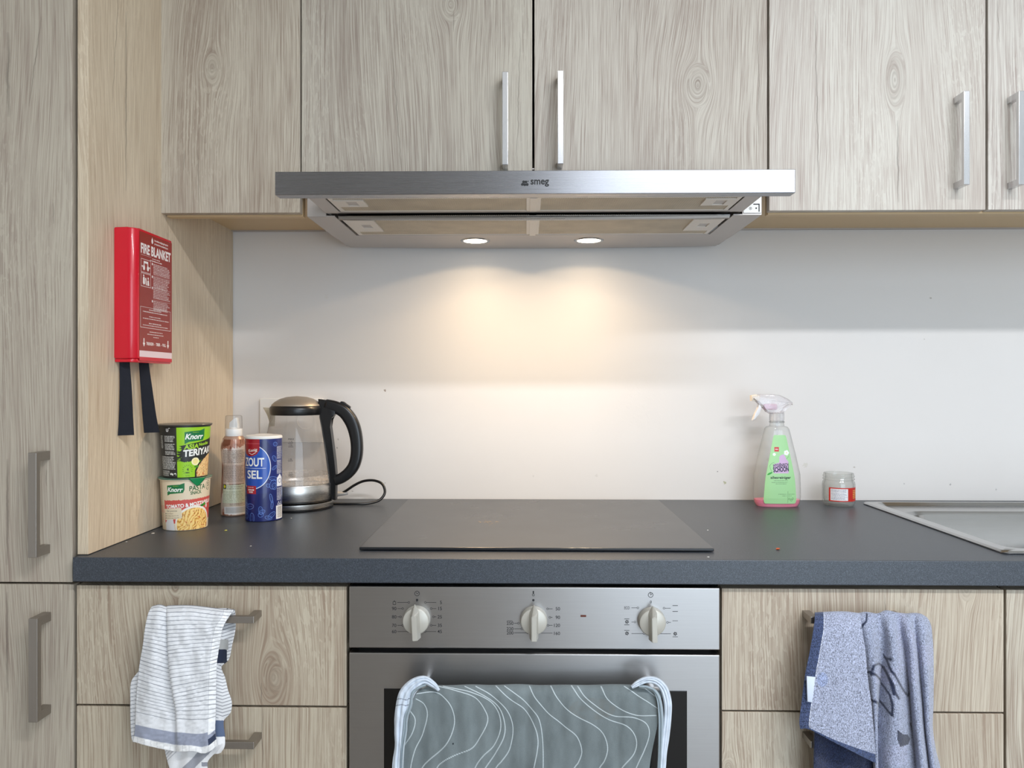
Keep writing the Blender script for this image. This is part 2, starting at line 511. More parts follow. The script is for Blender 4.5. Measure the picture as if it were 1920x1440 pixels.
# ================================================================== materials of the place
M = {}
def K(px, py, Y, r, el):          # a knot where the photograph shows one
    p = at(px, py, Y); return (p.x + Y, p.z, r, el)
YU, YL, YT = -0.368, -0.620, -0.618      # front planes: wall cabinets, base units, tall cabinet
def CR(px, py0, py1, Y, wd=0.0012, slope=0.0):
    p = at(px, py0, Y); q = at(px, py1, Y); return (p.x + Y, q.z, p.z, wd, slope)
M['wood_wall_left'] = wood('wood_wall_left', [K(398, 128, YU, .016, 2.0)], [CR(345, 280, 320, YU), CR(372, 280, 385, YU, .0012, -.03)], 1.0, (192, 184, 168), (150, 140, 124))
M['wood_hood_left'] = wood('wood_hood_left', [K(845, 8, YU, .022, 1.6)], [CR(744, 90, 320, YU, .0016, -.08), CR(972, 60, 320, YU, .0012, .03), CR(850, 20, 60, YU)], 2.3, (190, 184, 170), (146, 138, 125))
M['wood_hood_right'] = wood('wood_hood_right', [K(1308, 160, YU, .026, 1.7)], [CR(1194, 20, 200, YU), CR(1422, 40, 270, YU), CR(1162, 0, 40, YU)], 4.1, (196, 190, 178), (152, 143, 130))
M['wood_wall_right'] = wood('wood_wall_right', [K(1678, 150, YU, .022, 2.8)], [CR(1532, 20, 380, YU, .0018, -.02), CR(1684, 225, 380, YU, .0025)], 5.2, (206, 202, 192), (166, 157, 146), .8)
M['wood_wall_end'] = wood('wood_wall_end', [], [CR(1872, 0, 80, YU, .0012, -.05)], 6.7, (208, 204, 195), (164, 156, 146))
M['wood_tall'] = wood('wood_tall', [], [CR(15, 60, 220, YT, .004, .0), CR(66, 30, 200, YT, .0014, .14), CR(101, 380, 420, YT), CR(87, 880, 912, YT), CR(14, 860, 1060, YT, .003)], 8.3, (186, 178, 162), (148, 138, 124), .7)
M['wood_tall_low'] = wood('wood_tall_low', [], [CR(14, 1110, 1300, YL, .003)], 9.9, (182, 174, 158), (144, 134, 120), .7)
pk = atX(400, 400, -.724)
M['wood_panel'] = wood('wood_panel', [], [(-.724-.535, 1.66, 1.86, .0014, .10), (-.724-.500, 1.52, 1.84, .004, 0.0), (-.724-.505, .905, 1.02, .0014, .0), (-.724-.40, 1.28, 1.33, .003, 0.0)], 12.1, (214, 200, 176), (176, 160, 134), .7)  # same oak, with the hood lamps' warm light mixed into its colours
M['wood_drawer'] = wood('wood_drawer', [K(513, 1270, YL, .022, 2.0), K(330, 1098, YL, .014, 1.5)], [CR(370, 1098, 1150, YL), CR(490, 1280, 1320, YL)], 14.6, (192, 182, 162), (148, 134, 114), .85)
M['wood_drawer_low'] = wood('wood_drawer_low', [], [CR(492, 1327, 1440, YL)], 15.3, (190, 180, 160), (146, 132, 112), .85)
M['wood_drawer_right'] = wood('wood_drawer_right', [K(1812, 1102, YL, .012, 1.8)], [CR(1659, 1105, 1180, YL)], 17.2, (197, 188, 170), (152, 139, 120), .85)
M['wood_drawer_right_low'] = wood('wood_drawer_right_low', [K(1366, 1440, YL, .010, 1.6)], [], 18.8, (195, 186, 168), (150, 137, 118), .85)
M['wood_end'] = wood('wood_end', [], [], 19.4, (194, 187, 171), (148, 137, 120))
M['beech'] = plain('beech', (208, 182, 142), 0.5)
M['carcass'] = plain('carcass', (92, 82, 70), 0.6)  # body colour darkened to stand in for shade in the door gaps
M['dark_gap'] = plain('dark_gap', (30, 26, 24), 0.8)
M['handle'] = steel('brushed_handle', (214, 214, 216), 0.24, horiz=False, aniso=0.0)
M['handle_dark'] = steel('brushed_handle_dark', (172, 166, 160), 0.42, horiz=False, aniso=0.0)
M['steel'] = steel('hood_steel', (158, 158, 162), 0.28)
M['steel_oven'] = steel('oven_steel', (172, 170, 169), 0.36)
for kk in ('steel', 'steel_oven'):
    M[kk].node_tree.nodes['Principled BSDF'].inputs['Anisotropic Rotation'].default_value = 0.25
M['steel_sink'] = steel('sink_steel', (190, 190, 190), 0.22, aniso=0.0)
M['steel_kettle'] = steel('kettle_steel', (205, 202, 198), 0.28)
M['hood_grey'] = plain('hood_grey', (190, 184, 180), 0.42, metal=0.4)
M['hood_light'] = plain('hood_light_grey', (226, 220, 212), 0.45, metal=0.2)
M['black_plastic'] = plain('black_plastic', (20, 20, 22), 0.32)
M['black_matte'] = plain('black_matte', (16, 17, 19), 0.6)
M['black_print'] = plain('black_print', (22, 22, 24), 0.6)
M['white_plastic'] = plain('white_plastic', (232, 232, 230), 0.35)
M['glass_black'] = plain('black_oven_glass', (8, 9, 11), 0.08)
M['hob_glass'] = plain('hob_glass', (28, 29, 33), 0.28, spec=0.75)

# wall: white paint, scuffs with a shape of their own
def wall_mat():
    m, nt, b = mat_new('wall_paint')
    k = N(nt); c = k.coord()
    x, y, z = k.sep(c)
    big = k.noise(c, 3.0, 3.0)
    col = k.mix(big, srgb(219, 216, 213), srgb(226, 224, 222))
    marks = [(722, 732, 4, .9, (105, 70, 40)), (1345, 884, 2.4, 1, (40, 40, 60)), (1745, 559, 3.5, .7, (130, 120, 110)), (1733, 636, 3, .5, (150, 145, 140)),
             (1359, 905, 5, .9, (150, 150, 90)), (1602, 876, 3.4, .6, (130, 120, 105)), (1782, 908, 3.2, .7, (120, 120, 125)), (1695, 907, 2.4, .5, (130, 128, 128)),
             (1440, 862, 6, .35, (150, 150, 110)), (1510, 872, 8, .28, (160, 160, 120)), (634, 824, 4, .5, (110, 108, 108)), (632, 840, 3, .6, (90, 88, 90)),
             (612, 556, 8, .10, (190, 180, 150)), (1868, 918, 3, .5, (120, 120, 125)), (1000, 893, 3, .3, (150, 145, 140)), (1118, 892, 5, .25, (150, 145, 140)), (722, 905, 3, .5, (130, 130, 130)), (661, 921, 2.5, .6, (120, 115, 110))]
    wob = k.noise(c, 260.0, 2.0)
    for (px, py, r, a, cc) in marks:
        p = at(px, py, 0.0); R = r*0.0009
        dx = k.math('SUBTRACT', x, p.x); dz = k.math('SUBTRACT', z, p.z)
        d = k.math('SQRT', k.math('ADD', k.math('MULTIPLY', dx, dx), k.math('MULTIPLY', dz, dz)))
        d = k.math('ADD', d, k.math('MULTIPLY_ADD', wob, R*2.2, -R*1.1))
        msk = k.math('MULTIPLY', k.math('LESS_THAN', d, R*0.7), a*0.75)
        col = k.mix(msk, col, srgb(*cc))
    nt.links.new(col, b.inputs['Base Color'])
    b.inputs['Roughness'].default_value = 0.55
    rough_ = k.noise(c, 55.0, 4.0, 0.6)
    # filler patches round the middle of the wall
    p = at(1205, 752, 0.0)
    dx = k.math('SUBTRACT', x, p.x); dz = k.math('SUBTRACT', z, p.z)
    d = k.math('SQRT', k.math('ADD', k.math('MULTIPLY', dx, dx), k.math('MULTIPLY', dz, dz)))
    pm = k.math('MULTIPLY', k.math('SUBTRACT', 1.0, k.math('DIVIDE', d, 0.09), clamp=True), k.math('GREATER_THAN', k.noise(c, 60.0, 3.0), 0.54))
    h = k.math('ADD', k.math('MULTIPLY', rough_, 0.25), k.math('ADD', k.math('MULTIPLY', k.noise(c, 9.0, 2.0), 0.8), k.math('MULTIPLY', pm, 0.5)))
    k.bump(h, 0.35, 0.0010, b)
    return m
M['wall'] = wall_mat()
M['room_wall'] = plain('room_wall_paint', (206, 202, 196), 0.7)
M['ceiling'] = plain('ceiling_paint', (235, 234, 230), 0.8)
M['floor'] = plain('floor_vinyl', (140, 132, 122), 0.5)

def top_mat():
    m, nt, b = mat_new('worktop_laminate')
    k = N(nt); c = k.coord()
    s1 = k.noise(c, 1300.0, 3.0, 0.7); s2 = k.noise(c, 520.0, 2.0)
    v = k.math('MULTIPLY_ADD', s1, 0.8, k.math('MULTIPLY', s2, 0.2))
    col = k.ramp(v, [(0.32, srgb(14, 19, 26)), (0.5, srgb(40, 47, 57)), (0.68, srgb(98, 108, 121))])
    nt.links.new(col, b.inputs['Base Color'])
    b.inputs['Roughness'].default_value = 0.40
    b.inputs['Specular IOR Level'].default_value = 0.75
    k.bump(s1, 0.25, 0.0004, b)
    return m
M['worktop'] = top_mat()

# ================================================================== the room shell
XW0, XW1, YR, ZC = -1.45, 2.75, -4.0, 2.5
def struct(name, bm, m):
    o = obj(name, bm, m); o['kind'] = 'structure'; return o
struct('floor', box(B(), XW0-.1, XW1+.1, YR-.1, .1, -.1, 0), M['floor'])
struct('ceiling', box(B(), XW0-.1, XW1+.1, YR-.1, .1, ZC, ZC+.1), M['ceiling'])
struct('wall_back', box(B(), XW0-.1, XW1+.1, 0, .1, 0, ZC), M['wall'])
struct('wall_left', box(B(), XW0-.1, XW0, YR, 0, 0, ZC), M['room_wall'])
struct('wall_right', box(B(), XW1, XW1+.1, YR, 0, 0, ZC), M['room_wall'])
bm = B(); wx0, wx1, wz0, wz1 = .27, 2.43, .10, 2.34
box(bm, XW0, wx0, YR-.1, YR, 0, ZC); box(bm, wx1, XW1, YR-.1, YR, 0, ZC)
box(bm, wx0, wx1, YR-.1, YR, 0, wz0); box(bm, wx0, wx1, YR-.1, YR, wz1, ZC)
struct('wall_front', bm, M['room_wall'])
M['pane'] = clear('window_glass', (.96, .98, .98))
wn = B()
for a in (wx0, 1.33, wx1-.05): box(wn, a, a+.05, YR-.07, YR-.02, wz0, wz1, .004)
for a in (wz0, wz1-.05): box(wn, wx0+.05, wx1-.05, YR-.07, YR-.02, a, a+.05, .004)
w1 = struct('window_1', wn, M['white_plastic'])
obj('pane', box(B(), wx0+.05, wx1-.05, YR-.05, YR-.045, wz0+.05, wz1-.05), M['pane'], w1)
# ceiling tube lamp (behind the camera)
tl = thing('ceiling_tube_lamp', 'long white tube lamp on the ceiling behind the camera', 'lamp', (.85, -2.02, 2.5))
obj('housing', box(B(), .18, 1.52, -2.06, -1.98, 2.44, 2.5, .006), M['white_plastic'], tl)

# ================================================================== handles
def bar_handle(parent, mat, Yf, x0, x1, z0, z1, vert=True, out=.036, th=.012, name='handle'):
    """square bar with two square legs, in front of the plane Yf"""
    bm = B(); yb = Yf-out
    box(bm, x0, x1, yb, yb+th*.72, z0, z1, .0008)
    if vert:
        box(bm, x0+.0004, x1-.0004, yb+th*.70, Yf+.001, z0, z0+th, .0006); box(bm, x0+.0004, x1-.0004, yb+th*.70, Yf+.001, z1-th, z1, .0006)
    else:
        box(bm, x0, x0+th, yb+th*.70, Yf+.001, z0+.0004, z1-.0004, .0006); box(bm, x1-th, x1, yb+th*.70, Yf+.001, z0+.0004, z1-.0004, .0006)
    return obj(name, bm, mat, parent)

# ================================================================== wall cabinets
ZD = 1.5103            # lower edge of the doors
ZT = 2.26
def wall_cab(label, x0, x1, doors, zlow=ZD, hood=False, group=None):
    t = thing('wall_cabinet', label, 'cabinet', ((x0+x1)/2, 0, zlow), group)
    zb = 1.552 if not hood else 1.60
    bm = B()
    box(bm, x0+.0005, x0+.018, -.348, -.012, zb, ZT)
    box(bm, x1-.018, x1-.0005, -.348, -.012, zb, ZT)
    box(bm, x0+.018, x1-.018, -.345, -.012, zb, zb+.018)
    box(bm, x0+.018, x1-.018, -.345, -.012, ZT-.018, ZT)
    box(bm, x0+.018, x1-.018, -.016, -.012, zb+.018, ZT-.018)
    obj('body', bm, M['carcass'], t)
    if not hood:
        obj('light_rail', box(B(), x0+.004, x1-.0005, -.348, -.330, 1.5074, zb, .0006), M['beech'], t)
        obj('rear_batten', box(B(), x0+.003, x1-.003, -.0119, -.001, 1.546, 1.58), M['hood_grey'], t)
        obj('bottom_panel', box(B(), x0+.002, x1-.0005, -.330, -.012, zb-.0035, zb-.0003), M['beech'], t)
    for (a, b, m, hx, hz0, hz1, hm) in doors:
        d = obj('door', box(B(), a, b, YU, YU+.018, zlow, ZT-.002, .0008), m, t)
        if hx is not None:
            bar_handle(d, hm, YU, hx-.0055, hx+.0055, hz0, hz1)
    return t
def zat(px, py, Y): return at(px, py, Y).z
def xat(px, py, Y): return at(px, py, Y).x
yh = YU-.036
xa = xat(300.2, 300, YU); xb = xat(562.5, 300, YU)
wall_cab('pale oak wall cabinet with a plain door, left of the extractor hood', xa, xb, [(xa, xb, M['wood_wall_left'], None, 0, 0, None)])
xc, xm, xd = xat(565.5, 200, YU), xat(1000, 200, YU), xat(1438.5, 200, YU)
wall_cab('pale oak double-door wall cabinet directly above the extractor hood', xb+.0015, xd+.0008,
    [(xc, xat(998, 200, YU), M['wood_hood_left'], xat(947, 220, yh), zat(947, 309, yh), zat(947, 134, yh), M['handle']),
     (xat(1002, 200, YU), xd, M['wood_hood_right'], xat(1051, 220, yh), zat(1051, 307, yh), zat(1051, 132, yh), M['handle'])],
    zlow=1.5462, hood=True)
xe, xf = xat(1442.5, 300, YU), xat(1848, 300, YU)
wall_cab('pale oak double-door wall cabinet right of the hood, cut by the photo edge', xe-.0005, 1.2985,
    [(xe, xf, M['wood_wall_right'], xat(1813, 250, yh), zat(1813, 346, yh), zat(1813, 170, yh), M['handle']),
     (xat(1852.5, 300, YU), 1.297, M['wood_wall_end'], xat(1916, 250, yh), zat(1918, 346, yh), zat(1918, 170, yh), M['handle'])])

# ================================================================== tall cabinet at the left
XP = -.724
t = thing('tall_cabinet', 'full-height pale oak cabinet at the left edge, beside the fire blanket', 'cabinet', (-1.0, -.3, 0))
obj('body', box(B(), -1.30, -.7425, -.598, -.002, .08, 2.26), M['carcass'], t)
obj('plinth', box(B(), -1.30, -.7425, -.56, -.10, 0, .08), M['dark_gap'], t)
obj('side_panel', box(B(), -.7415, XP, -.618, -.002, .901, 2.30, .0006), M['wood_panel'], t, label='broad pale oak side face, warm lamplight painted into its colour')
xr = xat(135.5, 700, YT)
zg0, zg1 = zat(70, 1095.5, YT), zat(70, 1091.5, YT)
d = obj('door', box(B(), -1.30, xr, YT, YT+.018, zg1, 2.258, .0008), M['wood_tall'], t)
bar_handle(d, M['handle_dark'], YT, xat(52, 900, YT-.036), xat(68, 900, YT-.036), zat(60, 1046, YT-.036), zat(60, 849, YT-.036), th=.014)
d = obj('door', box(B(), -1.30, xr+.002, YT, YT+.018, .10, zg0, .0008), M['wood_tall_low'], t)
bar_handle(d, M['handle_dark'], YT, xat(53, 1250, YT-.036), xat(70, 1250, YT-.036), zat(60, 1355, YT-.036), zat(60, 1160, YT-.036), th=.014)

# ================================================================== worktop
YF = -.634
bm = B(); box(bm, xat(136, 1070, YF), 1.95, YF, -.0005, .861, .900, .0012)
wt = obj('worktop', bm, M['worktop'])
# the cut-out for the sink
cut = obj('cutter', box(B(), .79, 1.88, -.565, -.075, .80, .95), M['dark_gap'])
md = wt.modifiers.new('cut', 'BOOLEAN'); md.object = cut; md.operation = 'DIFFERENCE'
bpy.context.view_layer.update()
me2 = bpy.data.meshes.new_from_object(wt.evaluated_get(bpy.context.evaluated_depsgraph_get()))
wt.modifiers.clear(); wt.data = me2; bpy.data.objects.remove(cut)
tag(wt, 'long dark speckled laminate worktop running along the wall', 'worktop')

# ================================================================== base units
def base_unit(label, x0, x1, fronts, group=None):
    t = thing('base_cabinet', label, 'cabinet', ((x0+x1)/2, -.3, 0), group)
    bm = B()
    box(bm, x0+.0005, x0+.018, YL+.02, -.03, .10, .858); box(bm, x1-.018, x1-.0005, YL+.02, -.03, .10, .858)
    box(bm, x0+.018, x1-.018, YL+.02, -.03, .10, .118); box(bm, x0+.018, x1-.018, -.05, -.03, .118, .858)
    box(bm, x0+.018, x1-.018, YL+.02, YL+.10, .835, .858)
    obj('body', bm, M['carcass'], t)
    obj('plinth', box(B(), x0+.001, x1-.001, -.56, -.54, 0, .10), M['dark_gap'], t)
    for (nm, a, b, z0, z1, m, h) in fronts:
        d = obj(nm, box(B(), a, b, YL, YL+.019, z0, z1, .0009), m, t)
        if h: bar_handle(d, M['handle_dark'], YL, h[0], h[1], h[2], h[3], vert=False)
    return t
zt = zat(400, 1098.5, YL); zl1 = zat(400, 1322, YL); zl2 = zat(400, 1326, YL)
hz = (zat(460, 1169, YL-.036), zat(460, 1156, YL-.036)); hz2 = (zat(460, 1405, YL-.036), zat(460, 1391.5, YL-.036))
hx0, hx1 = xat(300, 1160, YL-.036), xat(476, 1160, YL-.036)
a, b = xat(143.5, 1200, YL), xat(650, 1200, YL)
base_unit('pale oak drawer unit left of the oven, striped towel on its handle', a-.0015, b+.0015, [
    ('drawer', a, b, zl1, zt, M['wood_drawer'], (hx0, hx1, *hz)),
    ('drawer', a, b, zl2-(zt-zl1)-.012, zl2, M['wood_drawer_low'], (hx0, hx1, *hz2)),
    ('drawer', a, b, .105, zl2-(zt-zl1)-.015, M['wood_drawer_low'], None)])
zt = zat(1620, 1104.5, YL); zl1 = zat(1620, 1333.5, YL); zl2 = zat(1620, 1337, YL)
a, b = xat(1353.5, 1200, YL), xat(1882, 1200, YL)
hx0, hx1 = xat(1520, 1160, YL-.036), xat(1700, 1160, YL-.036)
base_unit('pale oak drawer unit right of the oven, blue terry towel on its handle', a-.0015, b+.0015, [
    ('drawer', a, b, zl1, zt, M['wood_drawer_right'], (hx0, hx1, zat(1600, 1170, YL-.036), zat(1600, 1157, YL-.036))),
    ('drawer', a, b, zl2-(zt-zl1)-.012, zl2, M['wood_drawer_right_low'], (hx0, hx1, zat(1600, 1404, YL-.036), zat(1600, 1391, YL-.036))),
    ('drawer', a, b, .105, zl2-(zt-zl1)-.015, M['wood_drawer_right_low'], None)])
a = xat(1887, 1200, YL)
base_unit('pale oak sink cabinet at the right edge, under the steel sink', a-.0015, a+.60, [('door', a, a+.5985, .105, zt, M['wood_end'], None)])
# ================================================================== range hood
YV = -.530
hood = thing('range_hood', 'pull-out stainless steel extractor hood with two lit lamps above the hob', 'extractor hood', (0, -.25, 1.5))
zv1, zv0 = zat(1000, 319.5, YV), zat(1000, 363.5, YV)
vx0, vx1 = xat(515.5, 340, YV), xat(1491.5, 340, YV)
fascia = obj('front_panel', box(B(), vx0, vx1, YV, YV+.026, zv0, zv1, .0009), M['steel'], hood)
# housing: hollow tray, underside with two openings for the rear filters
HX = .4385; HZ = 1.5025
def under_plate(bm, poly, holes, z0, z1):
    pass
bm = B()
n = 12
back = [(-.432 + .864*i/n, -.034 + .0255*math.sin(math.pi*i/n)) for i in range(n+1)]
poly = [(-HX, -.366), (-HX, -.175), (-.432, -.034)] + back[1:-1] + [(.432, -.034), (HX, -.175), (HX, -.366)]
fl = [(-.385, -.352), (-.385, -.178), (.385, -.178), (.385, -.352)]
# underside built of strips round the filter openings
f3 = lambda a, b, d: (a, b, d)
prism(bm, [(-HX, -.366), (-HX, -.175), (-.385, -.175), (-.385, -.366)], f3, HZ, HZ+.002)
prism(bm, [(.385, -.366), (.385, -.175), (HX, -.175), (HX, -.366)], f3, HZ, HZ+.002)
prism(bm, [(-HX, -.175), (-.432, -.034)] + back[1:-1] + [(.432, -.034), (HX, -.175)], f3, HZ, HZ+.002)
# walls
box(bm, -HX, -HX+.002, -.366, -.04, HZ+.002, HZ+.092); box(bm, HX-.002, HX, -.366, -.04, HZ+.002, HZ+.092)
box(bm, -HX, -.402, -.367, -.365, HZ, HZ+.092); box(bm, .402, HX, -.367, -.365, HZ, HZ+.092)
box(bm, -HX+.002, HX-.002, -.366, -.04, HZ+.090, HZ+.092)
obj('housing', bm, M['hood_grey'], hood)
# pull-out tray
bm = B(); DX = .400; DZ = 1.5075
box(bm, -DX, -.372, -.5035, -.372, DZ, DZ+.002); box(bm, .372, DX, -.5035, -.372, DZ, DZ+.002)
box(bm, -.372, .372, -.5035, -.490, DZ, DZ+.002); box(bm, -.372, .372, -.385, -.372, DZ, DZ+.002)
box(bm, -DX, -DX+.0015, -.5035, -.34, DZ+.002, DZ+.034); box(bm, DX-.0015, DX, -.5035, -.34, DZ+.002, DZ+.034)
obj('sliding_tray', bm, M['hood_grey'], hood)
# the rail between the two rows of filters
bm = B()
tube(bm, [(-.378, -.3615, HZ-.001), (0, -.357, HZ-.002), (.378, -.3615, HZ-.001)], .0050, 8, 16)
box(bm, -.378, .378, -.3695, -.353, HZ-.001, HZ+.0005)
box(bm, -.062, .062, -.366, -.350, HZ-.0045, HZ-.001, .001)
obj('tray_rail', bm, M['steel_sink'], hood)
def filt_mat():
    m, nt, b = mat_new('grease_filter_mesh')
    k = N(nt); x, y, z = k.sep(k.coord())
    u = k.math('ADD', k.math('SINE', k.math('MULTIPLY', k.math('ADD', x, y), 1500.0)), k.math('SINE', k.math('MULTIPLY', k.math('SUBTRACT', x, y), 1500.0)))
    n1 = k.noise(k.coord(), 22.0, 3.0)
    v = k.math('ADD', k.math('MULTIPLY', u, 0.30), k.math('MULTIPLY_ADD', n1, 0.35, 0.28))
    col = k.ramp(v, [(0.05, srgb(92, 82, 70)), (0.4, srgb(190, 178, 158)), (0.9, srgb(236, 224, 200))])
    nt.links.new(col, b.inputs['Base Color']); b.inputs['Metallic'].default_value = 0.35; b.inputs['Roughness'].default_value = 0.5
    k.bump(u, 0.5, 0.0006, b)
    return m
M['filter'] = filt_mat()
def hood_filter(x0, x1, y0, y1, z, side):
    f = obj('grease_filter', box(B(), x0, x1, y0, y1, z, z+.006, .0005), M['filter'], hood)
    bm = B(); w = .006
    o4 = [(x0-.002, y0-.002), (x1+.002, y0-.002), (x1+.002, y1+.002), (x0-.002, y1+.002)]; i4 = [(x0+w, y0+.0015), (x1-w, y0+.0015), (x1-w, y1-.0015), (x0+w, y1-.0015)]
    VV = [[bm.verts.new((*p, zq)) for p in q] for q, zq in ((o4, z-.0012), (i4, z-.0012), (i4, z), (o4, z))]
    for a_, b_ in ((0, 1), (1, 2), (2, 3), (3, 0)):
        for i in range(4): bm.faces.new((VV[a_][i], VV[a_][(i+1) % 4], VV[b_][(i+1) % 4], VV[b_][i]))
    obj('filter_frame', bm, M['hood_light'], f)
    # latch plate with a finger slot
    a = (x0+.006, x0+.060) if side < 0 else (x1-.060, x1-.006)
    y0p, y1p = y0+.010, y1-.045
    bm = B()
    sx = (a[0]+.020, a[0]+.040)
    yl = (y0p+y1p)/2
    box(bm, a[0], sx[0], y0p, y1p, z-.003, z-.0002); box(bm, sx[1], a[1], y0p, y1p, z-.003, z-.0002)
    box(bm, sx[0], sx[1], y0p, yl-.017, z-.003, z-.0002); box(bm, sx[0], sx[1], yl+.017, y1p, z-.003, z-.0002)
    obj('latch_plate', bm, M['hood_light'], f)
    bm = B(); prism(bm, [(sx[0], yl-.017), (sx[1], yl-.017), (sx[1], yl+.017), (sx[0], yl+.017)], f3, z-.0010, z-.0004)
    obj('latch', bm, M['hood_grey'], f)
for sgn in (-1, 1):
    r0, r1 = (-.376, -.007) if sgn < 0 else (.007, .376)
    hood_filter(r0, r1, -.346, -.182, HZ+.001, sgn)
    r0, r1 = (-.366, -.007) if sgn < 0 else (.007, .366)
    hood_filter(r0, r1, -.489, -.388, DZ+.001, sgn)
bm = B(); box(bm, -.0065, .0065, -.352, -.178, HZ-.002, HZ+.001, .0004); box(bm, -.0065, .0065, -.4895, -.386, DZ-.001, DZ+.001, .0003)
obj('centre_strip', bm, M['hood_light'], hood)
# backing above the filters so nothing shows through
obj('filter_backing', box(B(), -.39, .39, -.49, -.176, HZ+.014, HZ+.016), M['dark_gap'], hood)
# control panel on the right of the housing front
cp = obj('control_panel', box(B(), .4035, .4375, -.3695, -.3672, 1.506, 1.545, .0004), M['white_plastic'], hood)
fy = lambda yy: (lambda a, b: (a, yy, b))
bm = B(); g = fy(-.3698)
disc(bm, g, .4165, 1.5145, .0028, 20, .0022); disc(bm, g, .4165, 1.5145, .0010); disc(bm, g, .4275, 1.5148, .0016)
for (x0, x1, z0, z1) in ((.422, .434, 1.5215, 1.5235), (.432, .434, 1.508, 1.5215), (.427, .431, 1.5345, 1.5360)):
    bm.faces.new([bm.verts.new(g(*p)) for p in ((x0, z0), (x1, z0), (x1, z1), (x0, z1))])
obj('panel_symbols', bm, M['black_print'], cp)
# lamps
def emis(name, col, st):
    m, nt, b = mat_new(name)
    b.inputs['Base Color'].default_value = (1, 1, 1, 1)
    b.inputs['Emission Color'].default_value = (*col, 1); b.inputs['Emission Strength'].default_value = st
    return m
M['lamp'] = emis('hood_lamp_glow', (1.0, .86, .66), 9.0)
for lx in (-.129, .128):
    bm = B(); lathe(bm, [(.0268, HZ-.0015), (.0325, HZ-.002), (.0335, HZ-.0002), (.0268, HZ-.0002)], lx, -.112, 40)
    lp = obj('lamp_ring', bm, M['steel_sink'], hood, 40)
    bm = B(); lathe(bm, [(0, HZ-.0012), (.0265, HZ-.0012), (.0265, HZ), (0, HZ)], lx, -.112, 40)
    obj('lamp_lens', bm, M['lamp'], lp, 30, label='glowing warm white lamp lens')
# maker's mark
bm = B(); g = fy(YV-.0002)
def vv(px, py): p = at(px, py, YV); return p.x, p.z
x_, z_ = vv(1012, 342.5)
text_mesh(bm, 'smeg', g, x_, z_-.0008, .0122, .0315, bold=.025)
for (px, py, r) in ((979.5, 345.8, 2.6), (984, 346.2, 2.6), (988.5, 346.0, 2.6), (981.8, 341.2, 2.7), (986.2, 341.2, 2.5), (990.2, 340.0, 1.1)):
    x_, z_ = vv(px, py); disc(bm, g, x_, z_, r*.00092)
obj('maker_mark', bm, M['black_print'], fascia)

# ================================================================== oven
YO = -.632
oven = thing('oven', 'built-in stainless steel oven with three knobs under the worktop', 'oven', (0, -.35, .1))
ox0, ox1 = xat(654.5, 1150, YO), xat(1350, 1150, YO)
zp1, zp0 = zat(1002, 1101, YO), zat(1002, 1217, YO)
zd1 = zat(1002, 1226, YO)
obj('body', box(B(), ox0+.010, ox1-.010, YO+.024, -.06, .26, .856), M['black_matte'], oven)
panel = obj('control_panel', box(B(), ox0, ox1, YO, YO+.022, zp0, zp1, .0016, 3), M['steel_oven'], oven)
door = obj('oven_door', box(B(), ox0, ox1, YO, YO+.022, .27, zd1, .0018, 3), M['steel_oven'], oven)
gx0, gx1, gz1 = xat(720, 1300, YO), xat(1288, 1300, YO), zat(1000, 1293, YO)
obj('door_glass', box(B(), gx0, gx1, YO-.0012, YO+.004, .33, gz1, .0006), M['glass_black'], door)
obj('oven_plinth', box(B(), ox0+.004, ox1-.004, -.56, -.54, 0, .24), M['dark_gap'], oven)
# handle under the towel
HXa, HXb, HZh = xat(792, 1300, YO-.045), xat(1222, 1300, YO-.045), zat(1000, 1297, YO-.045)
bm = B(); tube(bm, [(HXa-.012, YO-.045, HZh), (HXb+.012, YO-.045, HZh)], .0085, 16)
tube(bm, [(HXa, YO-.043, HZh), (HXa, YO+.001, HZh)], .0075, 12); tube(bm, [(HXb, YO-.043, HZh), (HXb, YO+.001, HZh)], .0075, 12)
obj('handle', bm, M['handle'], door, 40)
# knobs
def knob(px, py, ang):
    p = at(px, py, YO); R = .0210*1.0
    k = None
    bm = B()
    seg = 56
    prof = [(0.0, YO-.0165), (R-.0030, YO-.0165), (R-.0008, YO-.0152), (R, YO-.0125), (R+.0004, YO-.0005), (0, YO-.0005)]
    rings = []
    for r, yy in prof:
        rings.append([bm.verts.new((p.x+r*math.cos(2*math.pi*i/seg), yy, p.z+r*math.sin(2*math.pi*i/seg))) for i in range(seg)] if r > 0 else [bm.verts.new((p.x, yy, p.z))])
    for a, b in zip(rings, rings[1:]):
        for i in range(seg):
            j = (i+1) % seg
            if len(a) == 1: bm.faces.new((a[0], b[i], b[j]))
            elif len(b) == 1: bm.faces.new((a[i], a[j], b[0]))
            else: bm.faces.new((a[i], a[j], b[j], b[i]))
    k = obj('knob', bm, M['knob'], panel, 40)
    ca, sa = math.cos(ang), math.sin(ang)
    # grip bar: chamfered prism with a pointed top
    bm = B(); w = .0070; t0, b0 = .0285, -.0260
    base = [(-w, b0), (w, b0), (w, t0-.012), (0, t0), (-w, t0-.012)]
    top = [(-w*.55, b0+.001), (w*.55, b0+.001), (w*.55, t0-.016), (0, t0-.014), (-w*.55, t0-.016)]
    def rot(q): return (p.x + q[0]*ca - q[1]*sa, p.z + q[0]*sa + q[1]*ca)
    A = [bm.verts.new((rot(q)[0], YO-.0150, rot(q)[1])) for q in base]
    C = [bm.verts.new((rot(q)[0], YO-.0330, rot(q)[1])) for q in top]
    bm.faces.new(A); bm.faces.new(C[::-1])
    for i in range(5): bm.faces.new((A[i], C[i], C[(i+1) % 5], A[(i+1) % 5]))
    bmesh.ops.bevel(bm, geom=list(bm.edges), offset=.0007, segments=2, affect='EDGES')
    obj('grip', bm, M['knob'], k)
M['knob'] = plain('knob_grey', (186, 183, 174), 0.38, metal=0.25)
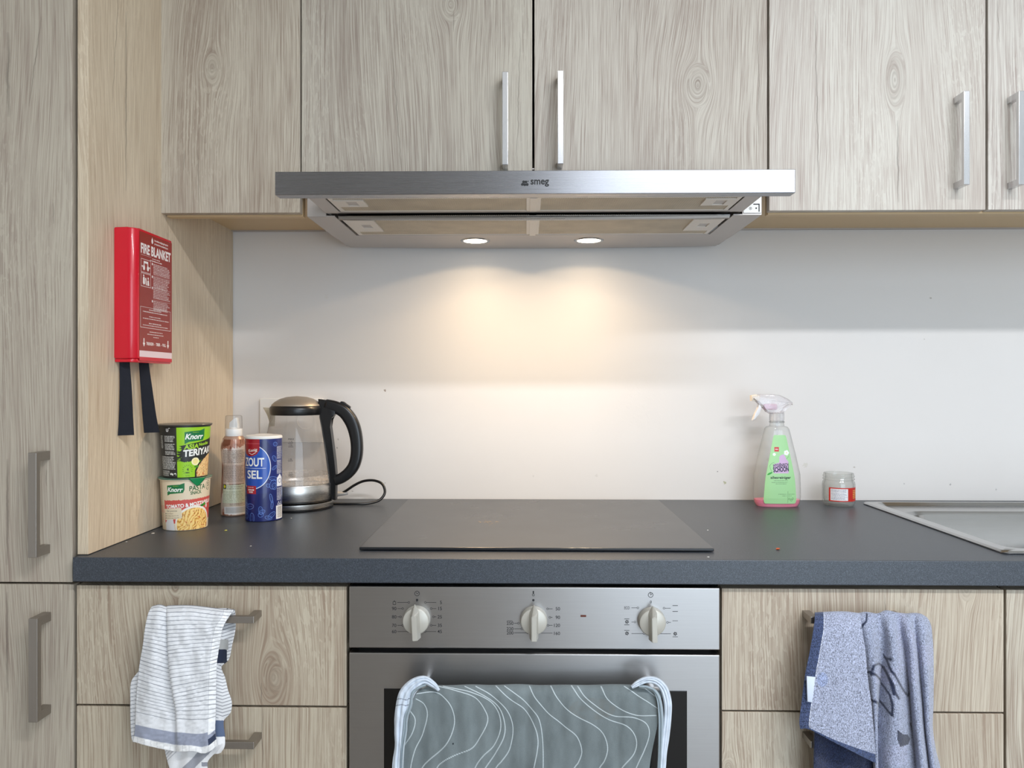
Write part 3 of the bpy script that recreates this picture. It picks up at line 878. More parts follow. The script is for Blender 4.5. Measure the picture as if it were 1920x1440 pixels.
knob(782, 1160, math.radians(3)); knob(1001, 1161, 0); knob(1221, 1163, math.radians(1))
# print on the panel
M['ink'] = plain('panel_ink', (34, 34, 38), 0.6)
g = fy(YO-.0002)
SX = 1.2305/1440          # metres per pixel on the panel plane
def P2(px, py): p = at(px, py, YO); return p.x, p.z
def seg_(bm, x0, y0, x1, y1, w=1.0):
    a = Vector(P2(x0, y0)); b = Vector(P2(x1, y1)); d = (b-a).normalized(); nrm = Vector((-d.y, d.x))*w*SX/2
    bm.faces.new([bm.verts.new(g(*q)) for q in (a-nrm, b-nrm, b+nrm, a+nrm)])
def ring_(bm, px, py, r, w=.7): disc(bm, g, *P2(px, py), r*SX, 20, (r-w)*SX)
def tx(bm, s, px, py, h=6.2, anchor='c', w=None): text_mesh(bm, s, g, *P2(px, py), h*SX, w*SX if w else None, anchor=anchor, bold=.01)
# left dial: timer
bm = B()
for s, y in (('5', 1129.5), ('15', 1141), ('25', 1156.5), ('35', 1172.5), ('45', 1184)): tx(bm, s, 828.5, y, anchor='r')
for s, y in (('90', 1141), ('80', 1156.5), ('70', 1172.5), ('60', 1184)): tx(bm, s, 735, y, anchor='l')
for (a, b, c_, y) in ((745, 764.5, 766.5, 1129.5), (745, 753, 755, 1141), (745, 749, 751, 1156.5), (745, 753, 755, 1172.5), (745, 764, 766, 1184)):
    seg_(bm, a, y, b, y, .8); ring_(bm, c_, y, 2.0)
for (c_, a, b, y) in ((797.5, 799.5, 818, 1129.5), (808.5, 810.5, 818, 1141), (812.5, 814.5, 818, 1156.5), (808.5, 810.5, 818, 1172.5), (797, 799, 818, 1184)):
    ring_(bm, c_, y, 2.0); seg_(bm, a, y, b, y, .8)
ring_(bm, 782, 1112.7, 4.9, 1.0); seg_(bm, 782, 1113.5, 780, 1110.5, .9); seg_(bm, 782, 1113.5, 785, 1111, .9)
disc(bm, g, *P2(782, 1124.8), 2.2*SX, 16); seg_(bm, 782, 1125, 781.5, 1128.5, 1.2)
seg_(bm, 737, 1128, 737, 1133.5, .9); seg_(bm, 742, 1128, 742, 1133.5, .9); seg_(bm, 737, 1133.5, 742, 1133.5, .9); seg_(bm, 737, 1128, 742, 1128, .9); seg_(bm, 739.5, 1126, 739.5, 1128, 1.6)
obj('dial_marking', bm, M['ink'], panel, label='timer figures 5 to 90 around the left knob')
# middle dial: temperature
bm = B()
for s, y in (('250', 1168.5), ('220', 1179), ('200', 1186.5)): tx(bm, s, 950, y, anchor='l')
seg_(bm, 950.5, 1164, 961, 1164, .8)
for s, y in (('50', 1141.5), ('90', 1157.5), ('120', 1172.5), ('160', 1187.5)): tx(bm, s, 1050, y, anchor='r')
for (a, b, c_, y) in ((964, 970, 972, 1168.5), (964, 976.5, 978.5, 1179), (964, 987.5, 989.5, 1186.5)):
    seg_(bm, a, y, b, y, .8); ring_(bm, c_, y, 2.0)
for (c_, a, b, y) in ((1026.5, 1028.5, 1036, 1141.5), (1031, 1033, 1036, 1157.5), (1027.5, 1029.5, 1036, 1172.5), (1010.5, 1012.5, 1036, 1187)):
    ring_(bm, c_, y, 2.0); seg_(bm, a, y, b, y, .8)
seg_(bm, 1000, 1108, 1000, 1113, 2.4); ring_(bm, 1000, 1115.5, 2.4, .9); disc(bm, g, *P2(1000, 1125.3), 2.2*SX, 16)
obj('dial_marking', bm, M['ink'], panel, label='temperature figures 50 to 250 around the middle knob')
# right dial: functions
bm = B()
tx(bm, 'ECO', 1175.5, 1139.7, 5.4, w=9.5)
tx(bm, '0', 1220.3, 1128.6, 5.0)
ring_(bm, 1220, 1115.5, 4.9, 1.0); seg_(bm, 1220, 1116, 1219, 1110, .9); seg_(bm, 1220, 1116, 1223.5, 1112, .9)
for (a, b, c_, y) in ((1184, 1194, 1196, 1139.7), (1184, 1188, 1190.5, 1166.2), (1184, 1205.5, 1207.5, 1188)):
    seg_(bm, a, y, b, y, .8); ring_(bm, c_, y, 2.0)
for (c_, a, b, y) in ((1245, 1247, 1257.5, 1140.3), (1251.5, 1253.5, 1258, 1167), (1234.5, 1236.5, 1258, 1188.3)):
    ring_(bm, c_, y, 2.0); seg_(bm, a, y, b, y, .8)
seg_(bm, 1261, 1135.4, 1271, 1135.4); seg_(bm, 1261, 1146.4, 1271, 1146.4)
for i in range(5): seg_(bm, 1261+i*2.1, 1164, 1262.5+i*2.1, 1164)
def fan(px, py):
    for i in range(6):
        a = i*math.pi/3
        seg_(bm, px+1.2*math.cos(a), py+1.2*math.sin(a), px+3.6*math.cos(a+.35), py+3.6*math.sin(a+.35), 1.7)
fan(1175.5, 1165.8); seg_(bm, 1170.5, 1160.5, 1180, 1160.5, .9); seg_(bm, 1170.5, 1171.5, 1180, 1171.5, .9)
fan(1175.5, 1187.5); seg_(bm, 1170.5, 1182, 1180, 1182, .9)
fan(1266, 1188.3); seg_(bm, 1261, 1194, 1271, 1194, .9)
obj('dial_marking', bm, M['ink'], panel, label='cooking function symbols around the right knob')
M['pilot'] = plain('pilot_lens', (92, 40, 24), 0.25)
pa, pb = P2(1088.5, 1156.5), P2(1099, 1153)
obj('pilot_lamp', box(B(), pa[0], pb[0], YO-.001, YO+.001, pa[1], pb[1], .0003), M['pilot'], panel)

# ================================================================== hob
hx0_, hx1_ = -.2915, .2965
bm = B(); box(bm, hx0_, hx1_, -.578, -.049, .9012, .9062, .0014, 3)
hb = tag(obj('induction_hob', bm, M['hob_glass']), 'flat black glass induction hob set on the worktop', 'hob')
bm = B(); box(bm, hx0_+.02, hx1_-.02, -.56, -.07, .9002, .9012)
obj('seal', bm, M['black_matte'], hb)

# ================================================================== sink
sk = thing('sink', 'stainless steel inset sink at the right end of the worktop', 'sink', (1.3, -.32, .9))
sx0, sx1, sy0, sy1 = .764, 1.90, -.587, -.056
def rrect(x0, x1, y0, y1, r, n=6):
    out = []
    for (cx, cy, a0) in ((x0+r, y0+r, 180), (x1-r, y0+r, 270), (x1-r, y1-r, 0), (x0+r, y1-r, 90)):
        for i in range(n+1):
            a = math.radians(a0+90*i/n); out.append((cx+r*math.cos(a), cy+r*math.sin(a)))
    return out
bm = B()
loops = []
def loop(pts, z): loops.append([bm.verts.new((p[0], p[1], z)) for p in pts])
loop(rrect(sx0, sx1, sy0, sy1, .012), .9003)
loop(rrect(sx0, sx1, sy0, sy1, .012), .9025)
loop(rrect(sx0+.003, sx1-.003, sy0+.003, sy1-.003, .012), .9055)
loop(rrect(sx0+.022, sx1-.022, sy0+.022, sy1-.014, .022), .9058)
loop(rrect(sx0+.028, sx1-.028, sy0+.027, sy1-.020, .024), .8985)
loop(rrect(sx0+.032, sx1-.032, sy0+.030, sy1-.075, .030), .8970)
loop(rrect(sx0+.034, 1.25, sy0+.032, sy1-.082, .060), .8965)
loop(rrect(sx0+.040, 1.244, sy0+.038, sy1-.088, .060), .889)
loop(rrect(sx0+.048, 1.236, sy0+.046, sy1-.096, .060), .775)
loop(rrect(sx0+.072, 1.212, sy0+.070, sy1-.120, .060), .757)
for a, b in zip(loops, loops[1:]):
    n = len(a)
    for i in range(n): bm.faces.new((a[i], a[(i+1) % n], b[(i+1) % n], b[i]))
bm.faces.new(loops[-1])
so_ = obj('basin', bm, M['steel_sink'], sk, 35)
md = so_.modifiers.new('thickness', 'SOLIDIFY'); md.thickness = .0009; md.offset = -1
bm = B(); lathe(bm, [(.045, .7575), (.043, .7595), (.030, .7585), (0, .7583)], 1.02, -.33, 32)
obj('drain', bm, M['steel_oven'], sk, 30)
# ================================================================== fire blanket on the side panel
def make_prints():
    pass
XB = XP + .0372
fb = thing('fire_blanket', 'red fire blanket case with white print, fixed to the oak side panel', 'fire blanket', (XP, -.465, 1.33))
yb0, yb1, zb0, zb1 = -.540, -.400, 1.2155, 1.4485
red = plain('red_plastic', (205, 8, 38), 0.28, coat=.3)
M['red'] = red
def rounded_case(y0, y1, x1, r0, r1):
    pts = [(XP+.0005, y0)]
    for i in range(9):
        a = math.pi/2*i/8; pts.append((x1-r0+r0*math.sin(a), y0+r0-r0*math.cos(a)))
    for i in range(9):
        a = math.pi/2*i/8; pts.append((x1-r1+r1*math.cos(a), y1-r1+r1*math.sin(a)))
    pts.append((XP+.0005, y1))
    return pts
bm = B(); prism(bm, rounded_case(yb0, yb1, XB, .014, .006), lambda a, b, d: (a, b, d), zb0+.006, zb1, .0025)
obj('case', bm, red, fb, 35)
bm = B(); prism(bm, rounded_case(yb0+.0022, yb1-.0012, XB-.0018, .012, .005), lambda a, b, d: (a, b, d), zb0, zb0+.0058, .0012)
obj('bottom_cap', bm, red, fb, 35)
# sticker: millimetres, x from the front corner backwards, y down
c = Canvas(122, 226, .45, (150, 42, 32))
W = (246, 236, 232)
c.ell(46, 10.5, 3.2, 4.6, W); c.poly([(43.4, 9), (46, 3), (48.6, 9)], W)
c.text('brandbeveiligingshop.be', 80, 7.8, 4.4, W, w=52, bold=.02); c.text('protectionincendieshop.be', 80, 13.8, 4.4, W, w=52, bold=.02)
c.text('FIRE BLANKET', 61, 28.5, 17.5, W, w=112, bold=.035)
c.smalltext(46, 41, 76, 44, 3.0, W, 3); c.smalltext(38, 45, 84, 48, 3.2, W, 4, 1)
c.line([(6, 40), (42, 40)], .6, W, .7)
def frame(x0, y0, x1, y1, w=.7):
    c.line([(x0, y0), (x1, y0), (x1, y1), (x0, y1), (x0, y0)], w, W)
frame(6, 47, 40, 70); frame(6, 72, 40, 95)
c.rect(15, 50, 31, 54, W)
c.ell(16, 62, 3.6, 4.6, W); c.ell(30, 62, 3.6, 4.6, W); c.rect(15, 54, 17.5, 60, W); c.rect(28.5, 54, 31, 60, W); c.ell(10, 60, 1.7, 1.7, W); c.ell(36, 60, 1.7, 1.7, W)
c.ell(15, 76, 2, 2, W); c.poly([(12.5, 79), (18, 78), (20, 90), (15.5, 92), (12, 90)], W); c.poly([(20, 80), (24, 79), (26, 92), (23, 92)], W); c.poly([(28, 84), (33, 82), (35, 92), (28, 92)], W); c.ell(31, 79.5, 2, 2, W)
sec = [(50, 50, 68, 5), (50, 73, 90, 4), (50, 93, 112, 5), (50, 117, 131, 3)]
for i, (x, y0, y1, n) in enumerate(sec):
    c.rect(44.5, y0-1, 48, y0+3, W)
    c.smalltext(50, y0, 114, y1+2, 2.9, W, 20+i, .75)
    c.line([(50, y1+3), (116, y1+3)], .4, W, .6) if i < 3 else None
frame(4, 131, 116, 167, .6)
for i, y in enumerate((134, 138, 146, 150, 158, 162)): c.smalltext((34 if i % 2 == 0 else 12), y, (84 if i % 2 == 0 else 110), y+3, 2.8, W, 40+i, .85)
for i, y in enumerate((173, 177.5, 182)): c.smalltext(36-(i == 1)*8+(i == 2)*14, y, 88+(i == 1)*6-(i == 2)*14, y+3, 2.8, W, 60+i, .8)
for x in (16, 106):
    c.rect(x-1.6, 186, x+1.6, 194, W); c.poly([(x-4.4, 194), (x+4.4, 194), (x, 201)], W)
c.text('TREKKEN  -  TIRER  -  PULL', 61, 195, 5.6, W, w=74, bold=.03)
c.rect(0, 208, 122, 219, (240, 214, 216)); c.rect(0, 219, 122, 226, (205, 8, 38))
A = c.grid(); ny, nx = A.shape[:2]
u = np.linspace(0, 1, nx)[None, :]; v = np.linspace(0, 1, ny)[:, None]
ys = yb0+.0135 + u*.122 + 0*v; zs = zb1-.004 - v*.226 + 0*u
P = np.stack([np.full_like(ys, XB+.0003), ys, zs], -1)
link('label_sticker', grid_mesh('label_sticker', P[:, ::-1].copy() if False else P, A), printed('blanket_print', .38, .2), fb, label='brown-red instruction sticker with white FIRE BLANKET print')
# two pull straps
M['strap'] = plain('strap_webbing', (14, 18, 30), .85, bump=(900, .6, .0006))
def strap(pts, w0, w1, label):
    n = 26; bm = B(); T = .0013
    C = catmull([p[0] for p in pts], n); D = catmull([p[1] for p in pts], n)
    prev = None
    for i in range(n):
        c0 = Vector(C[i]); dv = Vector(D[i]).normalized()
        w = w0 + (w1-w0)*i/(n-1)
        nrm = dv.cross(Vector((0, 0, 1))).normalized()*T/2
        q = [bm.verts.new(p) for p in (c0-dv*w/2-nrm, c0+dv*w/2-nrm, c0+dv*w/2+nrm, c0-dv*w/2+nrm)]
        if prev:
            for k in range(4): bm.faces.new((prev[k], prev[(k+1) % 4], q[(k+1) % 4], q[k]))
        else: bm.faces.new(q[::-1])
        prev = q
    bm.faces.new(prev)
    o = obj('pull_strap', bm, M['strap'], fb)
    h = B(); c0 = Vector(C[-1]); dv = Vector(D[-1]).normalized()
    return o
strap([((-.7135, -.525, 1.217), (.6, .45, 0)), ((-.712, -.524, 1.17), (.7, .5, 0)), ((-.712, -.523, 1.12), (.8, .55, 0)), ((-.712, -.523, 1.088), (.82, .5, 0))], .016, .0255, '')
strap([((-.7075, -.470, 1.217), (.5, .6, 0)), ((-.706, -.463, 1.17), (.6, .6, 0)), ((-.7045, -.455, 1.12), (.7, .6, 0)), ((-.7035, -.448, 1.088), (.75, .6, 0))], .017, .0265, '')

# ================================================================== printed round packs
def wrap_print(name, c, cx, cy, face, rfn, z_top, z_bot, parent, mat, label=None, off=.0002, n0=None):
    """canvas c wrapped round an axis; x mm = arc length at the mean radius, 0 = towards `face` angle"""
    A = c.grid(); ny, nx = A.shape[:2]
    rm = (rfn(0)+rfn(1))/2*1000
    u = (c.x0 + np.linspace(0, c.w, nx))/rm; v = np.linspace(0, 1, ny)
    ang = face + u
    R = np.array([rfn(t) for t in v]) + off
    Z = z_top + (z_bot-z_top)*v
    P = np.stack([cx + R[:, None]*np.cos(ang)[None, :], cy + R[:, None]*np.sin(ang)[None, :], np.repeat(Z[:, None], nx, 1)], -1)
    return link(name, grid_mesh(name, P, A), mat, parent, label=label)
def facing(x, y): return math.atan2(CY-y, CX-x)
def noodles(c, poly, seed, base, hi, lo, s=1.0):
    m = c.inside(poly)
    n1 = vnoise(c.X*.55*s+vnoise(c.X*.3, c.Y*.3, seed)*3, c.Y*.55*s+vnoise(c.X*.3+9, c.Y*.3, seed+1)*3, seed+2)
    n2 = np.abs(np.sin((c.X*.9+c.Y*.5)*s+6*vnoise(c.X*.22*s, c.Y*.22*s, seed+5)))
    n3 = vnoise(c.X*.35, c.Y*.35, seed+9)
    for lim, col in ((0, base), (.55, hi)):
        c.put(m & (n2*.6+n1*.4 >= lim), col)
    c.put(m & (n1+n2*.5 < .42), lo); c.put(m & (n3 > .82), (196, 84, 30), .7)

def cup_shell(name, cx, cy, zb, h, rb, rt, mat, parent):
    bm = B()
    prof = [(0, zb+.004), (rb-.002, zb+.004), (rb-.001, zb), (rb, zb+.0003)]
    prof += [(rb+(rt-.0025-rb)*i/8, zb+.0003+(h-.004)*i/8) for i in range(1, 9)]
    prof += [(rt, zb+h-.0035), (rt+.0004, zb+h-.0015), (rt, zb+h), (rt-.0022, zb+h-.0002), (rt-.003, zb+h-.002), (0, zb+h-.002)]
    lathe(bm, prof, cx, cy, 72)
    return obj(name, bm, mat, parent, 40)
M['cup_black'] = plain('cup_black', (38, 38, 38), .45)
M['cup_cream'] = plain('cup_cream', (226, 210, 182), .5)
CXP, CYP = -.6745, -.373
ca = facing(CXP, CYP)
WH = (245, 245, 240)
# lower cup
zb = .9003; hh = .0985
cup = thing('noodle_cup', 'cream pasta snack cup with red band, lower cup of the stack', 'noodle cup', (CXP, CYP, zb), 'instant food cups stacked by the side panel')
cup_shell('cup_body', CXP, CYP, zb, hh, .0400, .0475, M['cup_cream'], cup)
c = Canvas(132, 92, .42, (226, 210, 182), x0=-62)
c.rect(-62, 0, -47, 92, (206, 190, 162))
G = (10, 110, 62)
def knorr(c, x, y, w, h):
    pts = [(x-w/2, y-h*.32), (x-w*.2, y-h*.38), (x+w*.25, y-h*.42), (x+w/2, y-h*.55), (x+w*.5, y+h*.05), (x+w*.42, y+h*.33), (x+w*.1, y+h*.36), (x-w*.3, y+h*.42), (x-w/2, y+h*.58)]
    c.poly(pts, (12, 112, 60))
    c.text('Knorr', x-.5, y+.6, h*.42, WH, w=w*.86, bold=.03, shear=.25)
    c.smalltext(x-w*.12, y-h*.30, x+w*.22, y-h*.24, 1.4, (170, 200, 60), 5)
knorr(c, -17.5, 15, 32, 21)
c.text('PASTA', 22, 13.5, 9.5, (18, 92, 50), w=31, bold=.02, rot=.08, shear=.1)
c.text('SNACK', 19, 22.5, 6.5, (18, 92, 50), w=21, bold=.03, rot=.06)
c.ell(47, 12, 7, 9, (60, 90, 50), ring=1); c.text('5', 47, 10.5, 8, (40, 70, 40)); c.smalltext(43, 17, 51, 19, 2, (40, 70, 40), 8)
nb = 2.0*(vnoise(c.X*.9, c.X*0, 3)-.5)
m = (c.Y > 32 - c.X*.035 - nb + 3) & (c.Y < 78 - c.X*.05) & (c.X > -43)
c.put(m, (205, 84, 76))
c.rect(-62, 46, -43, 60, (205, 84, 76), .25)
c.text('TOMATO & MOZZARELLA', 11, 44.5, 7.2, WH, w=98, bold=.035, rot=.075)
# bowl with fusilli
c.ell(17, 80, 36, 33, (240, 236, 226)); 
el = [(17+33.5*math.cos(a), 82+31*math.sin(a)) for a in np.linspace(0, 2*math.pi, 60)]
noodles(c, el, 11, (226, 172, 84), (250, 216, 140), (140, 62, 26), .5)
c.poly([(-41, 78), (-33, 66), (-24, 66), (-22, 78), (-20, 92), (-41, 92)], (222, 222, 224))
c.rect(-62, 78, -41, 92, (214, 196, 168))
c.ell(33, 48, 5, 2.4, (40, 128, 40)); c.ell(38, 46, 3, 3, (60, 150, 50)); c.ell(44, 50, 2, 4, WH)
c.poly([(-43, 52.5), (-7, 49.5), (-6, 69), (-42, 73.5)], (228, 214, 186))
c.text('Our promise', -26, 56, 4.2, (50, 40, 30), w=22, bold=0, shear=.3, rot=.05)
for i, y in enumerate((61.5, 65.5, 69.5)): c.rect(-41, y-1, -39, y+.8, (60, 50, 36)); c.smalltext(-37.5, y-.8, -11-(i == 0)*9, y+.8, 2, (90, 76, 56), 70+i, .8, slope=-.05)
c.smalltext(-58, 8, -50, 80, 3.4, (190, 60, 50), 77, .5)
wrap_print('cup_print', c, CXP, CYP, ca, lambda t: .0452+(.0401-.0452)*t, zb+hh-.0045, zb+.0008, cup, printed('pasta_cup_print', .42))
# foil lid with a pull tab hanging over the front
bm = B(); lathe(bm, [(0, zb+hh+.0002), (.0488, zb+hh+.0002), (.0492, zb+hh-.0006), (.0478, zb+hh-.0022)], CXP, CYP, 64)
lid = obj('foil_lid', bm, plain('lid_green', (96, 128, 112), .4), cup, 40)
tm = plain('tab_green', (14, 128, 74), .4)
n = 10; rows = []
bm = B()
for i in range(n+1):
    v = i/n; row = []
    half = .34*(1-v)**.8+.02
    for j in range(9):
        a = ca+.46 + (j/8-.5)*2*half
        R = .0496 - .0020*v
        row.append(bm.verts.new((CXP+R*math.cos(a), CYP+R*math.sin(a), zb+hh+.0006-.0150*v)))
    rows.append(row)
for a_, b_ in zip(rows, rows[1:]):
    for j in range(8): bm.faces.new((a_[j], a_[j+1], b_[j+1], b_[j]))
pt = obj('pull_tab', bm, tm, lid, True, label='green tab folded down over the rim')
md = pt.modifiers.new('t', 'SOLIDIFY'); md.thickness = .0003
# upper cup
zu = zb+hh+.0008; hu = .1010
cup2 = thing('noodle_cup', 'black and lime green teriyaki noodle cup, topmost of the stack', 'noodle cup', (CXP, CYP, zu), 'instant food cups stacked by the side panel')
cup_shell('cup_body', CXP, CYP, zu, hu, .0395, .0478, M['cup_black'], cup2)
c = Canvas(136, 94.5, .42, (42, 42, 42), x0=-68)
L_ = (150, 204, 32)
c.rect(-15, 0, 68, 94.5, L_)
c.smalltext(-30, 1, -27, 2, 2, WH, 1)
c.text('U', -33, 5.5, 6, (225, 225, 225), bold=.06)
for i, (x0, y0, x1, y1) in enumerate(((-41, 16, -18, 29), (-41, 31, -18, 44), (-56, 16, -46, 40), (-41, 45, -17, 52), (-56, 55, -17, 80))): c.smalltext(x0, y0, x1, y1, 2.5, WH, 90+i, .8)
c.text('60g', -27, 88, 5, WH, bold=.05); c.text('e', -19.5, 88, 4.5, WH, bold=.05); c.smalltext(-56, 82, -30, 92, 2.6, WH, 99, .8)
knorr(c, 17, 17, 37, 25)
jag = 3.5*(vnoise(c.Y*1.2, c.Y*0, 4))
m = (c.X > -6-jag*1.6) & (c.Y > 33-c.X*.19) & (c.Y < 64+2*vnoise(c.X*.6, c.X*0, 6)-c.X*.05)
m2 = (c.X > -15) & (c.Y > 44) & (c.Y < 64) & (vnoise(c.X*.2, c.Y*1.6, 8) > .35)
c.put(m | m2, (36, 38, 36))
c.text('ASIA', 11, 36.5, 9, (166, 214, 50), w=27, bold=.035, rot=.07, shear=.15)
c.text('Noodles', 36.5, 32, 6, (166, 214, 50), w=24, bold=.03, rot=.12, shear=.1)
c.text('TERIYAKI', 28, 46.5, 13, WH, w=64, bold=.035, rot=.09, shear=.12)
el = [(22, 94.5), (21, 84), (27, 72), (36, 62), (50, 54), (68, 50), (68, 94.5)]
c.poly([(18, 94.5), (18, 82), (24, 70), (34, 60), (50, 51), (68, 46), (68, 94.5)], (40, 36, 30))
noodles(c, el, 31, (222, 176, 110), (244, 210, 150), (128, 72, 34), 1.3)
c.ell(18.5, 65, 7.6, 7.4, (250, 240, 190)); c.ell(18.5, 65, 5.2, 5, (242, 226, 150))
c.ell(21, 75, 5, 2, (70, 140, 40))
for a in np.linspace(-.4, 3.9, 11): c.line([(4+7.6*math.cos(a), 80-7.6*math.sin(a)), (4+9.4*math.cos(a), 80-9.4*math.sin(a))], .8, (50, 90, 30))
c.text('4', 4, 79.5, 5.4, (30, 50, 24)); c.text('MIN.', 4, 85.5, 3, (30, 50, 24), bold=.05); c.smalltext(0, 90, 9, 93, 1.8, (80, 120, 30), 9)
wrap_print('cup_print', c, CXP, CYP, ca, lambda t: .0456+(.0397-.0456)*t, zu+hu-.0050, zu+.0012, cup2, printed('noodle_cup_print', .42))
bm = B(); lathe(bm, [(0, zu+hu+.0003), (.030, zu+hu+.0006), (.0488, zu+hu+.0002), (.0492, zu+hu-.0006), (.0480, zu+hu-.0020)], CXP, CYP, 64)
fl_ = obj('foil_lid', bm, plain('lid_grey', (104, 102, 98), .35, metal=.5), cup2, 40)

# ================================================================== spray can of cream
SX_, SY_ = -.634, -.232
sa = facing(SX_, SY_)
can = thing('spray_can', 'brown patterned spray can with a white nozzle and clear cap', 'spray can', (SX_, SY_, .9), None)
z = .9003
prof = [(0, z+.003), (.020, z+.001), (.0235, z), (.0258, z+.003), (.0258, z+.020), (.0254, z+.040), (.0248, z+.060), (.0240, z+.085), (.0238, z+.105), (.0245, z+.120), (.0256, z+.132), (.0258, z+.142), (.0250, z+.152), (.0225, z+.161), (.0185, z+.167), (0, z+.167)]
M['can'] = plain('can_brown', (176, 144, 126), .35, metal=.3)
bm = B(); lathe(bm, prof, SX_, SY_, 64); obj('can_body', bm, M['can'], can, 40)
zz = [q[1] for q in prof[3:14]]; rr = [q[0] for q in prof[3:14]]
c = Canvas(140, 156, .4, (222, 204, 192), x0=-70)
sw = vnoise(c.X*.06+vnoise(c.X*.05, c.Y*.03, 2)*2, c.Y*.03, 5)+.25*vnoise(c.X*.5, c.Y*.06, 6)
c.put(sw > .72, (170, 118, 96)); c.put(sw > .86, (120, 70, 50)); c.put(sw < .30, (236, 222, 212))
c.rect(-26, 22, 26, 92, (212, 194, 178), .7)
c.line([(-24, 20), (26, 20)], .6, (240, 236, 230), .8)
c.smalltext(-24, 22, 25, 50, 2.3, (70, 58, 52), 101, .75); c.smalltext(-24, 54, 25, 88, 2.3, (70, 58, 52), 102, .75)
c.rect(-26, 93, 26, 138, (206, 214, 186), .8)
c.rect(-24, 92.5, -16, 102, (30, 60, 40)); c.ell(-20, 97, 2.6, 3.4, (220, 210, 50))
for y in (93, 97, 101): c.smalltext(-14, y, 20, y+2.4, 2.4, (80, 70, 60), int(y), .9)
c.smalltext(-24, 107, 25, 134, 3.0, (120, 130, 100), 107, .6)
c.rect(-26, 131, 26, 150, (186, 158, 144), .6)
c.smalltext(-8, 132, 20, 137, 2.4, (90, 70, 62), 109, .7)
c.rect(-20, 138.5, 27, 154, (220, 218, 214))
for i in range(11): c.rect(-17, 140+i*1.1, 25, 140.5+i*1.1, (70, 66, 66), .8)
def rc(t):
    zq = zz[-1] + (zz[0]-zz[-1])*t
    return float(np.interp(zq, zz, rr))
A = c.grid(); ny, nx = A.shape[:2]
ang = sa + (c.x0+np.linspace(0, c.w, nx))/25.0
v = np.linspace(0, 1, ny); R = np.array([rc(t) for t in v])+.0002; Z = zz[-1]+(zz[0]-zz[-1])*v
P = np.stack([SX_+R[:, None]*np.cos(ang), SY_+R[:, None]*np.sin(ang), np.repeat(Z[:, None], nx, 1)], -1)
link('can_print', grid_mesh('can_print', P, A), printed('can_print', .35, .2), can)
bm = B(); lathe(bm, [(0, z+.1672), (.0168, z+.1672), (.0175, z+.169), (.0172, z+.181), (.0165, z+.1825), (.0105, z+.183), (.0085, z+.186), (0, z+.186)], SX_, SY_, 48)
nz = obj('nozzle_collar', bm, M['white_plastic'], can, 35)
bm = B()
prism(bm, [(-.0085, z+.184), (.0110, z+.184), (.0095, z+.194), (.0088, z+.205), (.0060, z+.2065), (-.0010, z+.201), (-.0075, z+.196)], lambda a, b, d: (SX_+a, SY_+d, b), -.006, .006, .0018)
obj('nozzle', bm, M['white_plastic'], can, 40)
bm = B(); lathe(bm, [(.0176, z+.183), (.0170, z+.205), (.0164, z+.2095), (.0150, z+.2105), (0, z+.2108)], SX_, SY_, 48)
obj('clear_cap', bm, clear('clear_cap_plastic', (.93, .93, .93), .05, .05), can, 40)

# ================================================================== salt canister
TX, TY = -.5535, -.2805
ta = facing(TX, TY)
salt = thing('salt_canister', 'dark blue cardboard salt canister with a white lid, ZOUT SEL print', 'salt canister', (TX, TY, .9))
z = .9003; RT = .0363
bm = B(); lathe(bm, [(0, z+.002), (RT-.001, z+.002), (RT-.001, z), (RT, z+.001), (RT, z+.1665), (RT-.001, z+.167), (0, z+.167)], TX, TY, 72)
obj('tube', bm, plain('salt_blue', (22, 34, 98), .35), salt, 40)
bm = B(); lathe(bm, [(RT-.0005, z+.1655), (RT+.0008, z+.1668), (RT+.0006, z+.1700), (RT-.0015, z+.1722), (RT-.006, z+.1715), (.016, z+.1745), (0, z+.1752)], TX, TY, 64)
obj('plastic_lid', bm, M['white_plastic'], salt, 40)
c = Canvas(200, 165, .45, (24, 38, 108), x0=-100)
n1 = vnoise(c.X*.05, c.Y*.05, 2); c.put(n1 > .55, (20, 30, 88), .6)
rng = random.Random(5)
LB = (104, 140, 214)
for i in range(150):
    x = rng.uniform(-98, 98); y = rng.uniform(4, 160)
    if (((x+24)/46)**2+((y-56)/52)**2 < 1) or (-52 < x < -4 and y < 40) or 24 < x < 52: continue
    a = rng.uniform(4, 10); b = rng.uniform(2, 7); th = rng.uniform(0, 3.1)
    P_ = [(x+a*math.cos(t)*math.cos(th)-b*math.sin(t)*math.sin(th), y+a*math.cos(t)*math.sin(th)+b*math.sin(t)*math.cos(th)) for t in np.linspace(0, 2*math.pi, 18)]
    c.line(P_, .8, LB, .9)
    P_ = [(x+(px_-x)*.5, y+(py_-y)*.5) for px_, py_ in P_]
    c.line(P_, .4, LB, .5) if rng.random() < .6 else c.line([(x-a*.7*math.cos(th), y-a*.7*math.sin(th)), (x+a*.7*math.cos(th), y+a*.7*math.sin(th))], .5, LB, .6)
c.ell(-24, 56, 38, 45, (235, 238, 245)); c.ell(-24, 56, 36.6, 43.6, (28, 84, 178)); c.ell(-24, 62, 31, 34, (24, 72, 168), .6)
c.poly([(-48, 0), (-8, 0), (-8, 22), (-13, 30), (-22, 34), (-28, 34.5), (-34, 34), (-43, 30), (-48, 22)], (158, 22, 40))
c.line([(-48, 9), (-8, 9)], .8, (200, 90, 100)); c.text('Konig', -23, 23, 7.5, WH, w=21, bold=.01, rot=.15, shear=.2); c.line([(-32, 28), (-24, 31), (-16, 27)], .9, WH)
c.text('ZOUT', -22, 46, 17.5, WH, w=46, bold=.02); c.text('SEL', -20, 71, 17.0, WH, w=34, bold=.02)
c.line([(-50, 58.5), (4, 58.5)], .7, (200, 210, 235))
